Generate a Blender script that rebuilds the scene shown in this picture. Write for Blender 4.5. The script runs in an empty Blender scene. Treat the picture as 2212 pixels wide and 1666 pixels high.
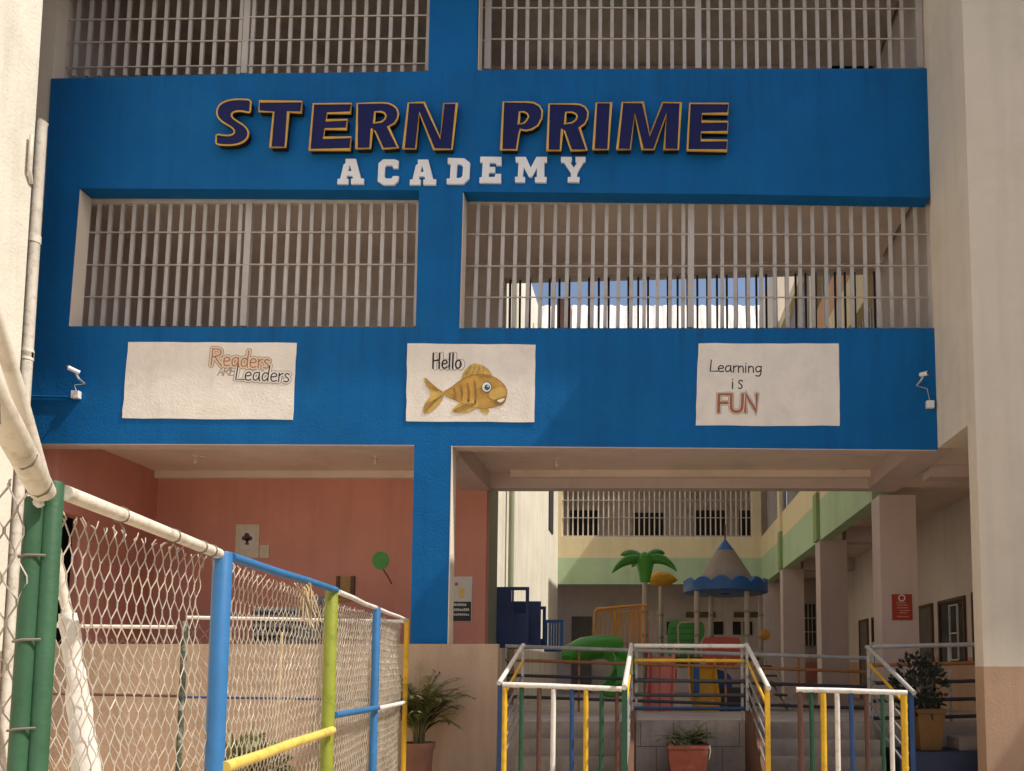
import bpy, bmesh, math, random
from mathutils import Vector, Matrix
from mathutils.geometry import tessellate_polygon
from mathutils import noise as mnoise

# ------------------------------------------------------------------ camera, sky, sun
sc = bpy.context.scene
col = sc.collection
EYE = 1.6
F, CX, CY, W, H = 1660.0, 1400.0, 1325.0, 2212.0, 1666.0
PITCH = math.radians(4.3)
cam_d = bpy.data.cameras.new('camera')
cam = bpy.data.objects.new('camera', cam_d)
col.objects.link(cam)
cam.location = (0, 0, EYE)
cam.rotation_euler = (math.pi / 2 + PITCH, 0, 0)
cam_d.sensor_width = 36
cam_d.lens = 36 * F / W
cam_d.shift_x = (W / 2 - CX) / W
cam_d.shift_y = (CY - H / 2) / W
cam_d.clip_start = 0.05
cam_d.clip_end = 600
sc.camera = cam

SUN = Vector((6.6, -1.3, 9.2)).normalized()
world = bpy.data.worlds.new('World')
sc.world = world
world.use_nodes = True
wn = world.node_tree
sky = wn.nodes.new('ShaderNodeTexSky')
sky.sky_type = 'NISHITA'
sky.sun_disc = False
sky.sun_elevation = math.asin(SUN.z)
sky.sun_rotation = math.atan2(SUN.x, SUN.y)
sky.dust_density = 4.0
sky.ozone_density = 1.0
wn.links.new(sky.outputs[0], wn.nodes['Background'].inputs[0])
wn.nodes['Background'].inputs[1].default_value = 0.14
sd = bpy.data.lights.new('sun', 'SUN')
sd.energy = 4.4
sd.angle = math.radians(0.5)
sd.color = (1.0, 0.94, 0.85)
so = bpy.data.objects.new('sun', sd)
col.objects.link(so)
so.location = (20, -5, 30)
so.rotation_euler = (-SUN).to_track_quat('-Z', 'Y').to_euler()
sc.view_settings.view_transform = 'Standard'
sc.view_settings.look = 'None'
sc.view_settings.gamma = 1
sc.view_settings.use_curve_mapping = False
sc.view_settings.exposure = 0.2
sc.cycles.max_bounces = 12
sc.cycles.diffuse_bounces = 6

# ------------------------------------------------------------------ helpers
cp, sp = math.cos(PITCH), math.sin(PITCH)

def ray(x, y):
    u, v = (x - CX) / F, -(y - CY) / F
    return Vector((u, cp - v * sp, sp + v * cp))

def at(x, y, Y):
    d = ray(x, y)
    p = d * (Y / d.y)
    return Vector((p.x, Y, p.z + EYE))

def atX(x, y, X):
    d = ray(x, y)
    p = d * (X / d.x)
    return Vector((X, p.y, p.z + EYE))

def srgb(r, g, b):
    f = lambda c: c / 12.92 if c <= 0.04045 else ((c + 0.055) / 1.055) ** 2.4
    return (f(r / 255), f(g / 255), f(b / 255))

def tag(o, label=None, cat=None, group=None, kind=None):
    if label: o['label'] = label
    if cat: o['category'] = cat
    if group: o['group'] = group
    if kind: o['kind'] = kind
    return o

def thing(name, label, cat, loc=(0, 0, 0), group=None):
    o = bpy.data.objects.new(name, None)
    o.empty_display_size = 0.2
    col.objects.link(o)
    o.location = loc
    return tag(o, label, cat, group)

class MB:
    def __init__(self):
        self.v, self.f = [], []
    def add(self, vs, fs):
        n = len(self.v)
        self.v += [tuple(p) for p in vs]
        self.f += [tuple(i + n for i in f) for f in fs]
        return self
    def box(self, x0, x1, y0, y1, z0, z1):
        vs = [(x, y, z) for z in (z0, z1) for y in (y0, y1) for x in (x0, x1)]
        return self.add(vs, [(0, 2, 3, 1), (4, 5, 7, 6), (0, 1, 5, 4), (2, 6, 7, 3), (0, 4, 6, 2), (1, 3, 7, 5)])
    def hexa(self, b, t):
        # four bottom corners (counter-clockwise from above) and four top corners
        return self.add(list(b) + list(t), [(3, 2, 1, 0), (4, 5, 6, 7)] + [(i, (i + 1) % 4, (i + 1) % 4 + 4, i + 4) for i in range(4)])
    def prism(self, loops, vec):
        # loops of 3d points: outer then holes; extruded along vec
        vec = Vector(vec)
        loops = [[Vector(p) for p in l] for l in loops]
        flat = [p for l in loops for p in l]
        tris = tessellate_polygon(loops)
        n = len(flat)
        fs = []
        nrm = None
        for t in tris:
            a, b, c = (flat[i] for i in t)
            nn = (b - a).cross(c - a)
            fs.append(tuple(t) if nn.dot(vec) < 0 else (t[0], t[2], t[1]))
        back = [tuple(i + n for i in reversed(f)) for f in fs]
        sides, k = [], 0
        for l in loops:
            m = len(l)
            for i in range(m):
                a, b = k + i, k + (i + 1) % m
                sides.append((a, b, b + n, a + n))
            k += m
        self.add(flat + [p + vec for p in flat], fs + back + sides)
        return self
    def pxprism(self, loops, Y0, Y1):
        if not isinstance(loops[0][0], (tuple, list)):
            loops = [loops]
        return self.prism([[at(x, y, Y0) for x, y in l] for l in loops], (0, Y1 - Y0, 0))
    def tube(self, pts, r, n=8, closed=False, caps=True):
        pts = [Vector(p) for p in pts]
        m = len(pts)
        rs = r if isinstance(r, (list, tuple)) else [r] * m
        vs, fs = [], []
        prev = None
        for i, p in enumerate(pts):
            if closed:
                t = (pts[(i + 1) % m] - pts[i - 1])
            else:
                t = pts[min(i + 1, m - 1)] - pts[max(i - 1, 0)]
            if t.length < 1e-9: t = Vector((0, 0, 1))
            t.normalize()
            if prev is None:
                a = Vector((0, 0, 1)) if abs(t.z) < 0.9 else Vector((1, 0, 0))
                e = t.cross(a).normalized()
            else:
                e = (prev - t * prev.dot(t))
                e = e.normalized() if e.length > 1e-6 else t.orthogonal().normalized()
            prev = e
            g = t.cross(e)
            k = 1.0
            if 0 < i < m - 1 or closed:
                a1 = (pts[i] - pts[i - 1]).normalized()
                k = 1.0 / max(0.6, abs(a1.dot(t)))
            for j in range(n):
                an = 2 * math.pi * j / n + (math.pi / 4 if n == 4 else 0)
                vs.append(p + (e * math.cos(an) + g * math.sin(an)) * rs[i] * k)
        for i in range(m if closed else m - 1):
            i2 = (i + 1) % m
            for j in range(n):
                j2 = (j + 1) % n
                fs.append((i * n + j, i * n + j2, i2 * n + j2, i2 * n + j))
        if not closed and caps:
            fs.append(tuple(reversed(range(n))))
            fs.append(tuple((m - 1) * n + j for j in range(n)))
        return self.add(vs, fs)
    def bar(self, a, b, w, d):
        # flat bar between two points, w wide across (in x or along), d deep in y
        a, b = Vector(a), Vector(b)
        t = (b - a).normalized()
        dep = Vector((0, 1, 0)) if abs(t.y) < 0.9 else Vector((0, 0, 1))
        s = t.cross(dep).normalized()
        dep = s.cross(t).normalized()
        c = []
        for p in (a, b):
            for (i, j) in ((-1, -1), (1, -1), (1, 1), (-1, 1)):
                c.append(p + s * i * w / 2 + dep * j * d / 2)
        return self.add(c, [(3, 2, 1, 0), (4, 5, 6, 7)] + [(i, (i + 1) % 4, (i + 1) % 4 + 4, i + 4) for i in range(4)])
    def lathe(self, c, prof, n=24, cap=True):
        vs, fs = [], []
        for (r, z) in prof:
            for j in range(n):
                an = 2 * math.pi * j / n
                vs.append((c[0] + r * math.cos(an), c[1] + r * math.sin(an), c[2] + z))
        for i in range(len(prof) - 1):
            for j in range(n):
                j2 = (j + 1) % n
                fs.append((i * n + j, i * n + j2, (i + 1) * n + j2, (i + 1) * n + j))
        if cap:
            fs.append(tuple(reversed(range(n))))
            fs.append(tuple((len(prof) - 1) * n + j for j in range(n)))
        return self.add(vs, fs)
    def build(self, name, mat, parent=None, smooth=False, bevel=0):
        me = bpy.data.meshes.new(name)
        me.from_pydata(self.v, [], self.f)
        me.update()
        bm = bmesh.new(); bm.from_mesh(me)
        bmesh.ops.recalc_face_normals(bm, faces=bm.faces)
        bm.to_mesh(me); bm.free()
        me.materials.append(mat)
        if smooth:
            me.polygons.foreach_set('use_smooth', [True] * len(me.polygons))
            try: me.set_sharp_from_angle(angle=math.radians(45))
            except Exception: pass
        o = bpy.data.objects.new(name, me)
        col.objects.link(o)
        if parent is not None:
            o.parent = parent
            if parent.type == 'EMPTY' and parent.parent is None:
                o.matrix_parent_inverse = Matrix.Translation(-Vector(parent.location))
        if bevel:
            b = o.modifiers.new('bevel', 'BEVEL'); b.width = bevel; b.segments = 2; b.limit_method = 'ANGLE'
        return o

# ------------------------------------------------------------------ materials
def mat(name, c, rough=0.8, var=0.12, vs=1.3, bump=0.0, bs=60.0, streak=0.0, dirt=None, dirt_amt=0.0, ds=0.8, metal=0.0, spec=0.4, streak_s=5.0):
    m = bpy.data.materials.new(name)
    m.use_nodes = True
    nt = m.node_tree; N = nt.nodes; L = nt.links
    b = N['Principled BSDF']
    b.inputs['Roughness'].default_value = rough
    b.inputs['Metallic'].default_value = metal
    b.inputs['Specular IOR Level'].default_value = spec
    tc = N.new('ShaderNodeTexCoord')
    n1 = N.new('ShaderNodeTexNoise'); n1.inputs['Scale'].default_value = vs; n1.inputs['Detail'].default_value = 6; n1.inputs['Roughness'].default_value = 0.62
    L.new(tc.outputs['Object'], n1.inputs['Vector'])
    r1 = N.new('ShaderNodeMapRange'); r1.inputs['From Min'].default_value = 0.3; r1.inputs['From Max'].default_value = 0.7
    r1.inputs['To Min'].default_value = 1 - var; r1.inputs['To Max'].default_value = 1 + var * 0.6
    L.new(n1.outputs['Fac'], r1.inputs['Value'])
    mul = N.new('ShaderNodeVectorMath'); mul.operation = 'SCALE'
    mul.inputs[0].default_value = c
    L.new(r1.outputs[0], mul.inputs['Scale'])
    out = mul.outputs[0]
    if streak:
        mp = N.new('ShaderNodeMapping'); mp.inputs['Scale'].default_value = (streak_s, streak_s, streak_s * 0.07)
        L.new(tc.outputs['Object'], mp.inputs['Vector'])
        n2 = N.new('ShaderNodeTexNoise'); n2.inputs['Scale'].default_value = 1.0; n2.inputs['Detail'].default_value = 5
        L.new(mp.outputs[0], n2.inputs['Vector'])
        r2 = N.new('ShaderNodeMapRange'); r2.inputs['From Min'].default_value = 0.48; r2.inputs['From Max'].default_value = 0.75
        r2.inputs['To Min'].default_value = 1.0; r2.inputs['To Max'].default_value = 1 - streak
        L.new(n2.outputs['Fac'], r2.inputs['Value'])
        m2 = N.new('ShaderNodeVectorMath'); m2.operation = 'SCALE'
        L.new(out, m2.inputs[0]); L.new(r2.outputs[0], m2.inputs['Scale'])
        out = m2.outputs[0]
    if dirt is not None:
        n3 = N.new('ShaderNodeTexNoise'); n3.inputs['Scale'].default_value = ds; n3.inputs['Detail'].default_value = 10; n3.inputs['Roughness'].default_value = 0.7
        L.new(tc.outputs['Object'], n3.inputs['Vector'])
        r3 = N.new('ShaderNodeMapRange'); r3.inputs['From Min'].default_value = 0.5; r3.inputs['From Max'].default_value = 0.72
        r3.inputs['To Min'].default_value = 0; r3.inputs['To Max'].default_value = dirt_amt
        L.new(n3.outputs['Fac'], r3.inputs['Value'])
        mx = N.new('ShaderNodeMix'); mx.data_type = 'RGBA'
        L.new(r3.outputs[0], mx.inputs['Factor']); L.new(out, mx.inputs['A'])
        mx.inputs['B'].default_value = (*dirt, 1)
        out = mx.outputs['Result']
    L.new(out, b.inputs['Base Color'])
    if bump:
        n4 = N.new('ShaderNodeTexNoise'); n4.inputs['Scale'].default_value = bs; n4.inputs['Detail'].default_value = 4
        L.new(tc.outputs['Object'], n4.inputs['Vector'])
        n5 = N.new('ShaderNodeTexNoise'); n5.inputs['Scale'].default_value = 2.2; n5.inputs['Detail'].default_value = 5
        L.new(tc.outputs['Object'], n5.inputs['Vector'])
        ad = N.new('ShaderNodeMath'); ad.operation = 'MULTIPLY_ADD'; ad.inputs[1].default_value = 2.5
        L.new(n5.outputs['Fac'], ad.inputs[0]); L.new(n4.outputs['Fac'], ad.inputs[2])
        bp = N.new('ShaderNodeBump'); bp.inputs['Strength'].default_value = bump; bp.inputs['Distance'].default_value = 0.01
        L.new(ad.outputs[0], bp.inputs['Height'])
        L.new(bp.outputs[0], b.inputs['Normal'])
    return m

M = {}
M['blue'] = mat('blue_wall_paint', (0.004, 0.112, 0.335), 0.75, 0.14, 0.9, 0.5, 38, 0.14, (0.008, 0.13, 0.30), 0.5, 1.7, spec=0.15)
M['cream'] = mat('cream_wall_paint', (0.71, 0.625, 0.51), 0.85, 0.06, 0.8, 0.15, 45, 0.08, (0.5, 0.42, 0.3), 0.35, 1.2)
M['cream_plaster'] = mat('pale_cream_plaster', (0.68, 0.635, 0.53), 0.85, 0.08, 0.7, 0.6, 25, 0.2, (0.5, 0.42, 0.3), 0.4, 1.1)  # even base colour of the rough cream plaster walls
M['salmon'] = mat('salmon_dado_paint', (0.55, 0.355, 0.235), 0.8, 0.12, 1.0, 0.25, 45, 0.12, (0.42, 0.26, 0.17), 0.5, 2.0)
M['terra'] = mat('terracotta_wall_paint', (0.62, 0.27, 0.21), 0.8, 0.12, 0.7, 0.3, 50, 0.1, (0.5, 0.25, 0.17), 0.4, 1.1)
M['ceil'] = mat('ceiling_paint', (0.76, 0.63, 0.54), 0.9, 0.08, 0.6, 0.15, 40, 0.0, (0.4, 0.3, 0.24), 0.35, 1.3)
M['inner'] = mat('upstairs_wall_paint', (0.60, 0.515, 0.47), 0.9, 0.15, 0.6, 0.1, 30, 0.1, (0.25, 0.18, 0.14), 0.4, 1.0)
M['parapet'] = mat('beige_parapet_paint', (0.49, 0.345, 0.24), 0.85, 0.12, 0.9, 0.5, 40, 0.2, (0.36, 0.25, 0.18), 0.5, 1.6)
M['cream_band'] = mat('cream_yellow_paint', (0.78, 0.66, 0.40), 0.8, 0.08, 0.7, 0.2, 40, 0.1)
M['green_band'] = mat('pale_green_paint', (0.46, 0.60, 0.36), 0.8, 0.10, 0.7, 0.2, 40, 0.12, (0.4, 0.45, 0.3), 0.3, 1.8)
M['pinkgrey'] = mat('pillar_paint', (0.57, 0.46, 0.425), 0.8, 0.08, 0.9, 0.2, 40, 0.08)
M['corr_wall'] = mat('corridor_wall_paint', (0.66, 0.57, 0.51), 0.85, 0.08, 0.7, 0.2, 40, 0.1)
M['concrete'] = mat('concrete', (0.48, 0.41, 0.35), 0.9, 0.22, 2.0, 0.5, 50, 0.12, (0.2, 0.17, 0.14), 0.5, 2.5)
M['ground'] = mat('sandy_ground', (0.48, 0.40, 0.30), 0.95, 0.25, 0.7, 0.6, 30, 0.0, (0.30, 0.24, 0.17), 0.6, 1.5)
M['roofsheet'] = mat('roof_sheet', (0.74, 0.70, 0.64), 0.6, 0.1, 0.6, 0, 20, 0.1)
M['grille'] = mat('grille_paint', (0.50, 0.465, 0.44), 0.55, 0.15, 3.0, 0.1, 60, 0.12, (0.3, 0.2, 0.13), 0.4, 6.0)
M['darkhole'] = mat('dark_interior', (0.025, 0.022, 0.02), 0.9, 0.2)  # near-black colour painted in for the shade inside openings and holes
M['navy'] = mat('navy_letter_face', (0.012, 0.015, 0.085), 0.6, 0.1, 4, spec=0.15)
M['step'] = mat('worn_step_concrete', (0.30, 0.25, 0.21), 0.9, 0.25, 2.0, 0.4, 50, 0.25, (0.16, 0.13, 0.11), 0.6, 3.0)
M['olive_jamb'] = mat('olive_jamb_paint', (0.26, 0.28, 0.19), 0.8, 0.1, 1)
M['court'] = mat('courtyard_paving', (0.32, 0.27, 0.23), 0.9, 0.2, 1.5, 0.3, 40)
M['dull_rail'] = mat('dull_steel_rail', (0.22, 0.20, 0.19), 0.5, 0.2, 6)
M['letterside'] = mat('black_letter_side', (0.012, 0.009, 0.007), 0.5, 0.1)
M['gold'] = mat('gold_trim', (0.62, 0.36, 0.06), 0.4, 0.15, 8, 0, 10, 0, None, 0, 1, 0.0)
M['letterwhite'] = mat('white_letter', (0.72, 0.72, 0.74), 0.6, 0.05, 6)
M['panel'] = mat('white_mural_plaster', (0.80, 0.74, 0.67), 0.85, 0.07, 3, 0.5, 40, 0.06, (0.55, 0.5, 0.43), 0.4, 4.0)
M['ink'] = mat('black_paint', (0.015, 0.013, 0.013), 0.7, 0.1)
M['inkthin'] = mat('grey_ink', (0.12, 0.10, 0.09), 0.7, 0.1)
M['orange_ink'] = mat('orange_brown_paint', (0.40, 0.13, 0.05), 0.7, 0.25, 9)
M['faded_ink'] = mat('faded_tan_paint', (0.42, 0.33, 0.26), 0.7, 0.25, 12)
M['cream_ink'] = mat('cream_letter_fill', (0.72, 0.58, 0.44), 0.8, 0.1, 8)
M['white_ink'] = mat('white_letter_fill', (0.76, 0.71, 0.66), 0.8, 0.06, 8)
M['fish'] = mat('fish_ochre_paint', (0.50, 0.28, 0.06), 0.7, 0.4, 5)
M['fish_fin'] = mat('fish_fin_paint', (0.58, 0.38, 0.10), 0.7, 0.35, 9)
M['fish_dark'] = mat('fish_stripe_paint', (0.30, 0.16, 0.04), 0.7, 0.3, 9)
M['eyewhite'] = mat('fish_eye_white', (0.75, 0.75, 0.72), 0.6, 0.03)
M['eyeblue'] = mat('fish_iris', (0.04, 0.08, 0.16), 0.5, 0.03)
M['white_rail'] = mat('white_rail_paint', (0.74, 0.70, 0.64), 0.45, 0.10, 6, 0.1, 80, 0.0, (0.4, 0.33, 0.25), 0.75, 11.0)
M['grey_rail'] = mat('grey_rail_paint', (0.44, 0.42, 0.41), 0.45, 0.15, 6, 0.1, 80, 0.0, (0.24, 0.2, 0.17), 0.75, 11.0)
M['pole_white'] = mat('worn_white_pipe', (0.70, 0.64, 0.54), 0.5, 0.15, 4, 0.2, 50, 0.0, (0.30, 0.24, 0.17), 0.75, 11.0)
M['blue_pole'] = mat('sky_blue_pole', (0.033, 0.155, 0.36), 0.45, 0.12, 4, 0.1, 60, 0.0, (0.03, 0.12, 0.28), 0.75, 11.0)
M['green_pole'] = mat('green_pole', (0.038, 0.11, 0.055), 0.5, 0.15, 4, 0.15, 60, 0.0, (0.02, 0.07, 0.03), 0.75, 11.0)
M['olive_pole'] = mat('lime_pole', (0.24, 0.27, 0.03), 0.45, 0.12, 4, 0.1, 60, 0.0, (0.1, 0.11, 0.02), 0.75, 11.0)
M['yellow'] = mat('yellow_rail_paint', (0.72, 0.42, 0.02), 0.45, 0.15, 6, 0.1, 60, 0.0, (0.4, 0.22, 0.03), 0.75, 11.0)
M['yellow_pale'] = mat('pale_yellow_pipe', (0.70, 0.52, 0.12), 0.45, 0.12, 6, 0.1, 60, 0.0, (0.35, 0.25, 0.05), 0.75, 11.0)
M['dkgreen'] = mat('dark_green_rail', (0.016, 0.075, 0.038), 0.5, 0.15, 6)
M['brown'] = mat('brown_rail', (0.10, 0.045, 0.03), 0.5, 0.15, 6)
M['blue_bar'] = mat('blue_rail', (0.016, 0.055, 0.16), 0.5, 0.15, 6)
M['dark_bar'] = mat('dark_rail', (0.05, 0.045, 0.05), 0.5, 0.15, 6)
M['orange_bar'] = mat('orange_brown_rail', (0.36, 0.15, 0.05), 0.5, 0.15, 6)
M['navy_gate'] = mat('navy_gate_paint', (0.045, 0.075, 0.20), 0.45, 0.15, 3)
M['blue_gate'] = mat('blue_gate_paint', (0.04, 0.14, 0.42), 0.45, 0.15, 3)
M['glass_grey'] = mat('frosted_pane', (0.42, 0.44, 0.42), 0.3, 0.1, 3)
M['wire'] = mat('galvanised_wire', (0.50, 0.44, 0.36), 0.5, 0.25, 12, 0, 10, 0.0, (0.3, 0.2, 0.12), 0.6, 9.0, 0.15)
M['wire_rust'] = mat('rusty_wire', (0.34, 0.28, 0.21), 0.7, 0.35, 12, 0, 10, 0.0, (0.16, 0.1, 0.06), 0.6, 9.0)
M['wire_dark'] = mat('dark_wire', (0.20, 0.17, 0.14), 0.6, 0.25, 12)
M['cloth'] = mat('white_cloth', (0.72, 0.68, 0.62), 0.9, 0.12, 8, 0.6, 14)
M['straw'] = mat('dry_straw', (0.55, 0.42, 0.24), 0.9, 0.3, 14)
M['leaf'] = mat('palm_leaf', (0.19, 0.19, 0.065), 0.6, 0.5, 5)
M['leaf2'] = mat('shrub_leaf', (0.17, 0.18, 0.07), 0.65, 0.5, 9)
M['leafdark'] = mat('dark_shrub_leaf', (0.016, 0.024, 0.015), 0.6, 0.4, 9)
M['trunk'] = mat('palm_stem', (0.14, 0.11, 0.06), 0.9, 0.3, 9)
M['pot_red'] = mat('red_pot', (0.34, 0.09, 0.05), 0.7, 0.2, 5, 0.3, 40, 0.0, (0.5, 0.35, 0.28), 0.5, 6.0)
M['pot_orange'] = mat('orange_pot', (0.17, 0.085, 0.022), 0.7, 0.15, 5, 0.2, 40)
M['pot_dull'] = mat('dull_clay_pot', (0.26, 0.13, 0.09), 0.8, 0.2, 5, 0.3, 40)
M['soil'] = mat('soil', (0.06, 0.04, 0.03), 0.95, 0.3, 15)
M['deepblue'] = mat('dark_blue_plinth', (0.03, 0.04, 0.075), 0.75, 0.2, 2, 0.3, 40)
M['pgreen'] = mat('play_green_plastic', (0.07, 0.33, 0.035), 0.4, 0.1, 3)
M['pgreen2'] = mat('play_palm_plastic', (0.045, 0.24, 0.025), 0.4, 0.1, 3)
M['pred'] = mat('play_red_plastic', (0.52, 0.075, 0.035), 0.4, 0.1, 3)
M['pcoral'] = mat('play_coral_plastic', (0.66, 0.17, 0.10), 0.45, 0.12, 3)
M['pyellow'] = mat('play_yellow_plastic', (0.62, 0.32, 0.015), 0.4, 0.1, 3)
M['porange'] = mat('play_orange_tube', (0.72, 0.32, 0.05), 0.45, 0.12, 3)
M['pblue'] = mat('play_blue_plastic', (0.02, 0.12, 0.36), 0.4, 0.1, 3)
M['pgrey'] = mat('play_grey_canopy', (0.34, 0.28, 0.23), 0.7, 0.12, 3, 0.0, 10, 0.12)
M['ppost'] = mat('play_post', (0.48, 0.42, 0.32), 0.45, 0.08, 3)
M['pdeck'] = mat('play_deck', (0.10, 0.08, 0.07), 0.7, 0.1, 3)
M['paper'] = mat('poster_paper', (0.62, 0.54, 0.42), 0.8, 0.1, 12)
M['posterwhite'] = mat('poster_white', (0.58, 0.58, 0.57), 0.6, 0.06, 10)
M['posterred'] = mat('poster_red', (0.36, 0.045, 0.022), 0.55, 0.08, 10)
M['posterblack'] = mat('poster_black', (0.02, 0.02, 0.022), 0.55, 0.08, 10)
M['wood'] = mat('brown_board', (0.13, 0.06, 0.035), 0.7, 0.2, 6)
M['muralgreen'] = mat('mural_green_paint', (0.10, 0.36, 0.10), 0.8, 0.1, 5)
M['doorpaint'] = mat('grey_door_paint', (0.14, 0.12, 0.10), 0.6, 0.15, 3)
M['camwhite'] = mat('camera_white_plastic', (0.7, 0.7, 0.7), 0.4, 0.04)
M['greyfab'] = mat('grey_fabric', (0.28, 0.27, 0.27), 0.9, 0.3, 10)
M['crate'] = mat('dark_crate_plastic', (0.04, 0.04, 0.045), 0.6, 0.2, 8)
M['glassdark'] = mat('dark_glass', (0.03, 0.035, 0.04), 0.12, 0.1, 2, spec=0.6)

def add_sill_stains(m, levels, reach, amt, tint):
    nt = m.node_tree; N = nt.nodes; L = nt.links
    b = N['Principled BSDF']; src = b.inputs['Base Color'].links[0].from_socket
    tc = N.new('ShaderNodeTexCoord'); sx = N.new('ShaderNodeSeparateXYZ'); L.new(tc.outputs['Object'], sx.inputs[0])
    mp = N.new('ShaderNodeMapping'); mp.inputs['Scale'].default_value = (7, 7, .35); L.new(tc.outputs['Object'], mp.inputs['Vector'])
    nz = N.new('ShaderNodeTexNoise'); nz.inputs['Scale'].default_value = 1.3; nz.inputs['Detail'].default_value = 6; nz.inputs['Roughness'].default_value = .7; L.new(mp.outputs[0], nz.inputs['Vector'])
    st = N.new('ShaderNodeMapRange'); st.inputs['From Min'].default_value = .5; st.inputs['From Max'].default_value = .68; L.new(nz.outputs['Fac'], st.inputs['Value'])
    tot = None
    for z in levels:
        r = N.new('ShaderNodeMapRange'); r.inputs['From Min'].default_value = z - reach; r.inputs['From Max'].default_value = z; r.inputs['To Max'].default_value = amt
        L.new(sx.outputs['Z'], r.inputs['Value'])
        c = N.new('ShaderNodeMath'); c.operation = 'LESS_THAN'; c.inputs[1].default_value = z + .02; L.new(sx.outputs['Z'], c.inputs[0])
        q = N.new('ShaderNodeMath'); q.operation = 'MULTIPLY'; L.new(r.outputs[0], q.inputs[0]); L.new(c.outputs[0], q.inputs[1])
        if tot is None: tot = q.outputs[0]
        else:
            a = N.new('ShaderNodeMath'); a.operation = 'MAXIMUM'; L.new(tot, a.inputs[0]); L.new(q.outputs[0], a.inputs[1]); tot = a.outputs[0]
    f = N.new('ShaderNodeMath'); f.operation = 'MULTIPLY'; L.new(tot, f.inputs[0]); L.new(st.outputs[0], f.inputs[1])
    mx = N.new('ShaderNodeMix'); mx.data_type = 'RGBA'; L.new(f.outputs[0], mx.inputs['Factor']); L.new(src, mx.inputs['A']); mx.inputs['B'].default_value = (*tint, 1)
    L.new(mx.outputs['Result'], b.inputs['Base Color'])
add_sill_stains(M['blue'], (6.15, 9.74), .9, .5, (0.012, 0.055, 0.13))

# ------------------------------------------------------------------ ground
FR, BK = 9.9, 10.12           # facade front plane and the back of its wall
XL, XR = -8.14, 3.80
g = MB(); g.add([(-90, -60, 0), (90, -60, 0), (90, 140, 0), (-90, 140, 0)], [(0, 1, 2, 3)])
tag(g.build('ground', M['ground']), kind='structure')
g = MB(); g.box(-8.14, 6.0, 9.92, 12.4, 0.01, 0.955)
tag(g.build('walkway', M['concrete']), kind='structure')
g = MB(); g.box(-12, 12, 12.42, 40, 0.01, 0.84)
tag(g.build('courtyard_floor', M['court']), kind='structure')

# ------------------------------------------------------------------ the blue front block
school = thing('school_building', 'bright blue three-storey school block with barred upper windows over two open bays', 'building', (-2, 10, 0))
TOP = 11.75
w = MB()
# band under the second-floor windows (outline follows its slightly uneven edges)
w.pxprism([(110, 170), (520, 160), (925, 154), (1030, 152), (1480, 150), (2003, 148), (2010, 427), (1600, 420), (1000, 414), (905, 411), (172, 407), (97, 406)], FR, BK)
# beam under the first-floor windows
w.pxprism([(75, 705), (148, 705), (500, 707), (898, 708), (992, 709), (1500, 710), (2019, 709), (2025, 972), (1500, 967), (975, 963), (895, 961), (60, 958)], FR, BK)
# piers between them and above
w.pxprism([(97, 406), (172, 407), (148, 705), (75, 705)], FR, BK)
w.pxprism([(905, 411), (1000, 414), (992, 709), (898, 708)], FR, BK)
a, b = at(925, 150, FR).x, at(1030, 150, FR).x
w.pxprism([(932, -160), (1034, -160), (1030, 152), (925, 154)], FR, BK)
w.box(XL, XR, FR, BK, 11.1, TOP)
# ground-floor column
w.prism([[at(895, 961, FR), at(975, 963, FR), (-2.585, FR, 1.95), (-3.065, FR, 1.95)]], (0, BK - FR, 0))
w.build('wall', M['blue'], school)
for ed_ in ([(66, 958), (895, 961)], [(975, 963), (1500, 967), (2024, 972)]):
    s = MB(); pts = [at(x, y, FR) for x, y in ed_]
    lp_ = [(p.x, FR + .003, p.z - .001) for p in pts] + [(p.x, FR + .003, p.z - .012) for p in reversed(pts)]
    s.prism([lp_], (0, BK - FR, 0)); s.build('soffit', M['pinkgrey'], school)
def jamb(xt, yt, xb, yb, wd):
    j = MB()
    p, q = at(xt, yt, FR), at(xb, yb, FR)
    j.prism([[(p.x + .002, FR + .004, p.z), (p.x + .002, BK - .002, p.z), (q.x + .002, BK - .002, q.z), (q.x + .002, FR + .004, q.z)]], (wd, 0, 0))
    j.build('jamb', M['cream'], school)
jamb(172, 409, 148, 704, .006); jamb(1000, 416, 992, 708, .006)
j = MB(); j.box(-2.583, -2.572, FR - .004, BK, 1.95, 4.55); j.build('jamb', M['cream'], school)
j = MB()
j.box(b + .012, b + .018, FR + .004, BK, 9.79, 11.1)
j.build('jamb', M['cream'], school)
s = MB(); s.box(XL - .2, XR, 9.0, 12.6, TOP, TOP + .25); s.build('roof', M['concrete'], school)  # unseen overhang, its depth set to shade the upper facade
# floor slabs and ceilings
s = MB()
s.box(XL, XR, BK, 12.2, 4.80, 5.0); s.box(XL, XR, BK, 12.2, 8.32, 8.5)
s.build('ceiling', M['ceil'], school)
# cornice and rear beam of the open bays
s = MB()
s.box(-8.1, -2.6, 12.1, 12.2, 4.69, 4.80); s.box(-2.2, 3.7, 12.05, 12.2, 4.69, 4.80)
s.build('cornice', M['ceil'], school)
s = MB()
s.box(-2.6, 3.79, 12.2, 12.42, 4.54, 4.80); s.build('beam', M['pinkgrey'], school)
s = MB(); s.box(-3.0, -2.55, BK, 12.2, 4.50, 4.80); s.build('beam', M['pinkgrey'], school)
s = MB(); s.box(3.55, 4.05, BK, 12.4, 4.53, 4.80)
s.build('beam', M['pinkgrey'], school)
s = MB()
s.box(XL, -2.594, 12.2, 12.42, .9, 4.80)
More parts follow.
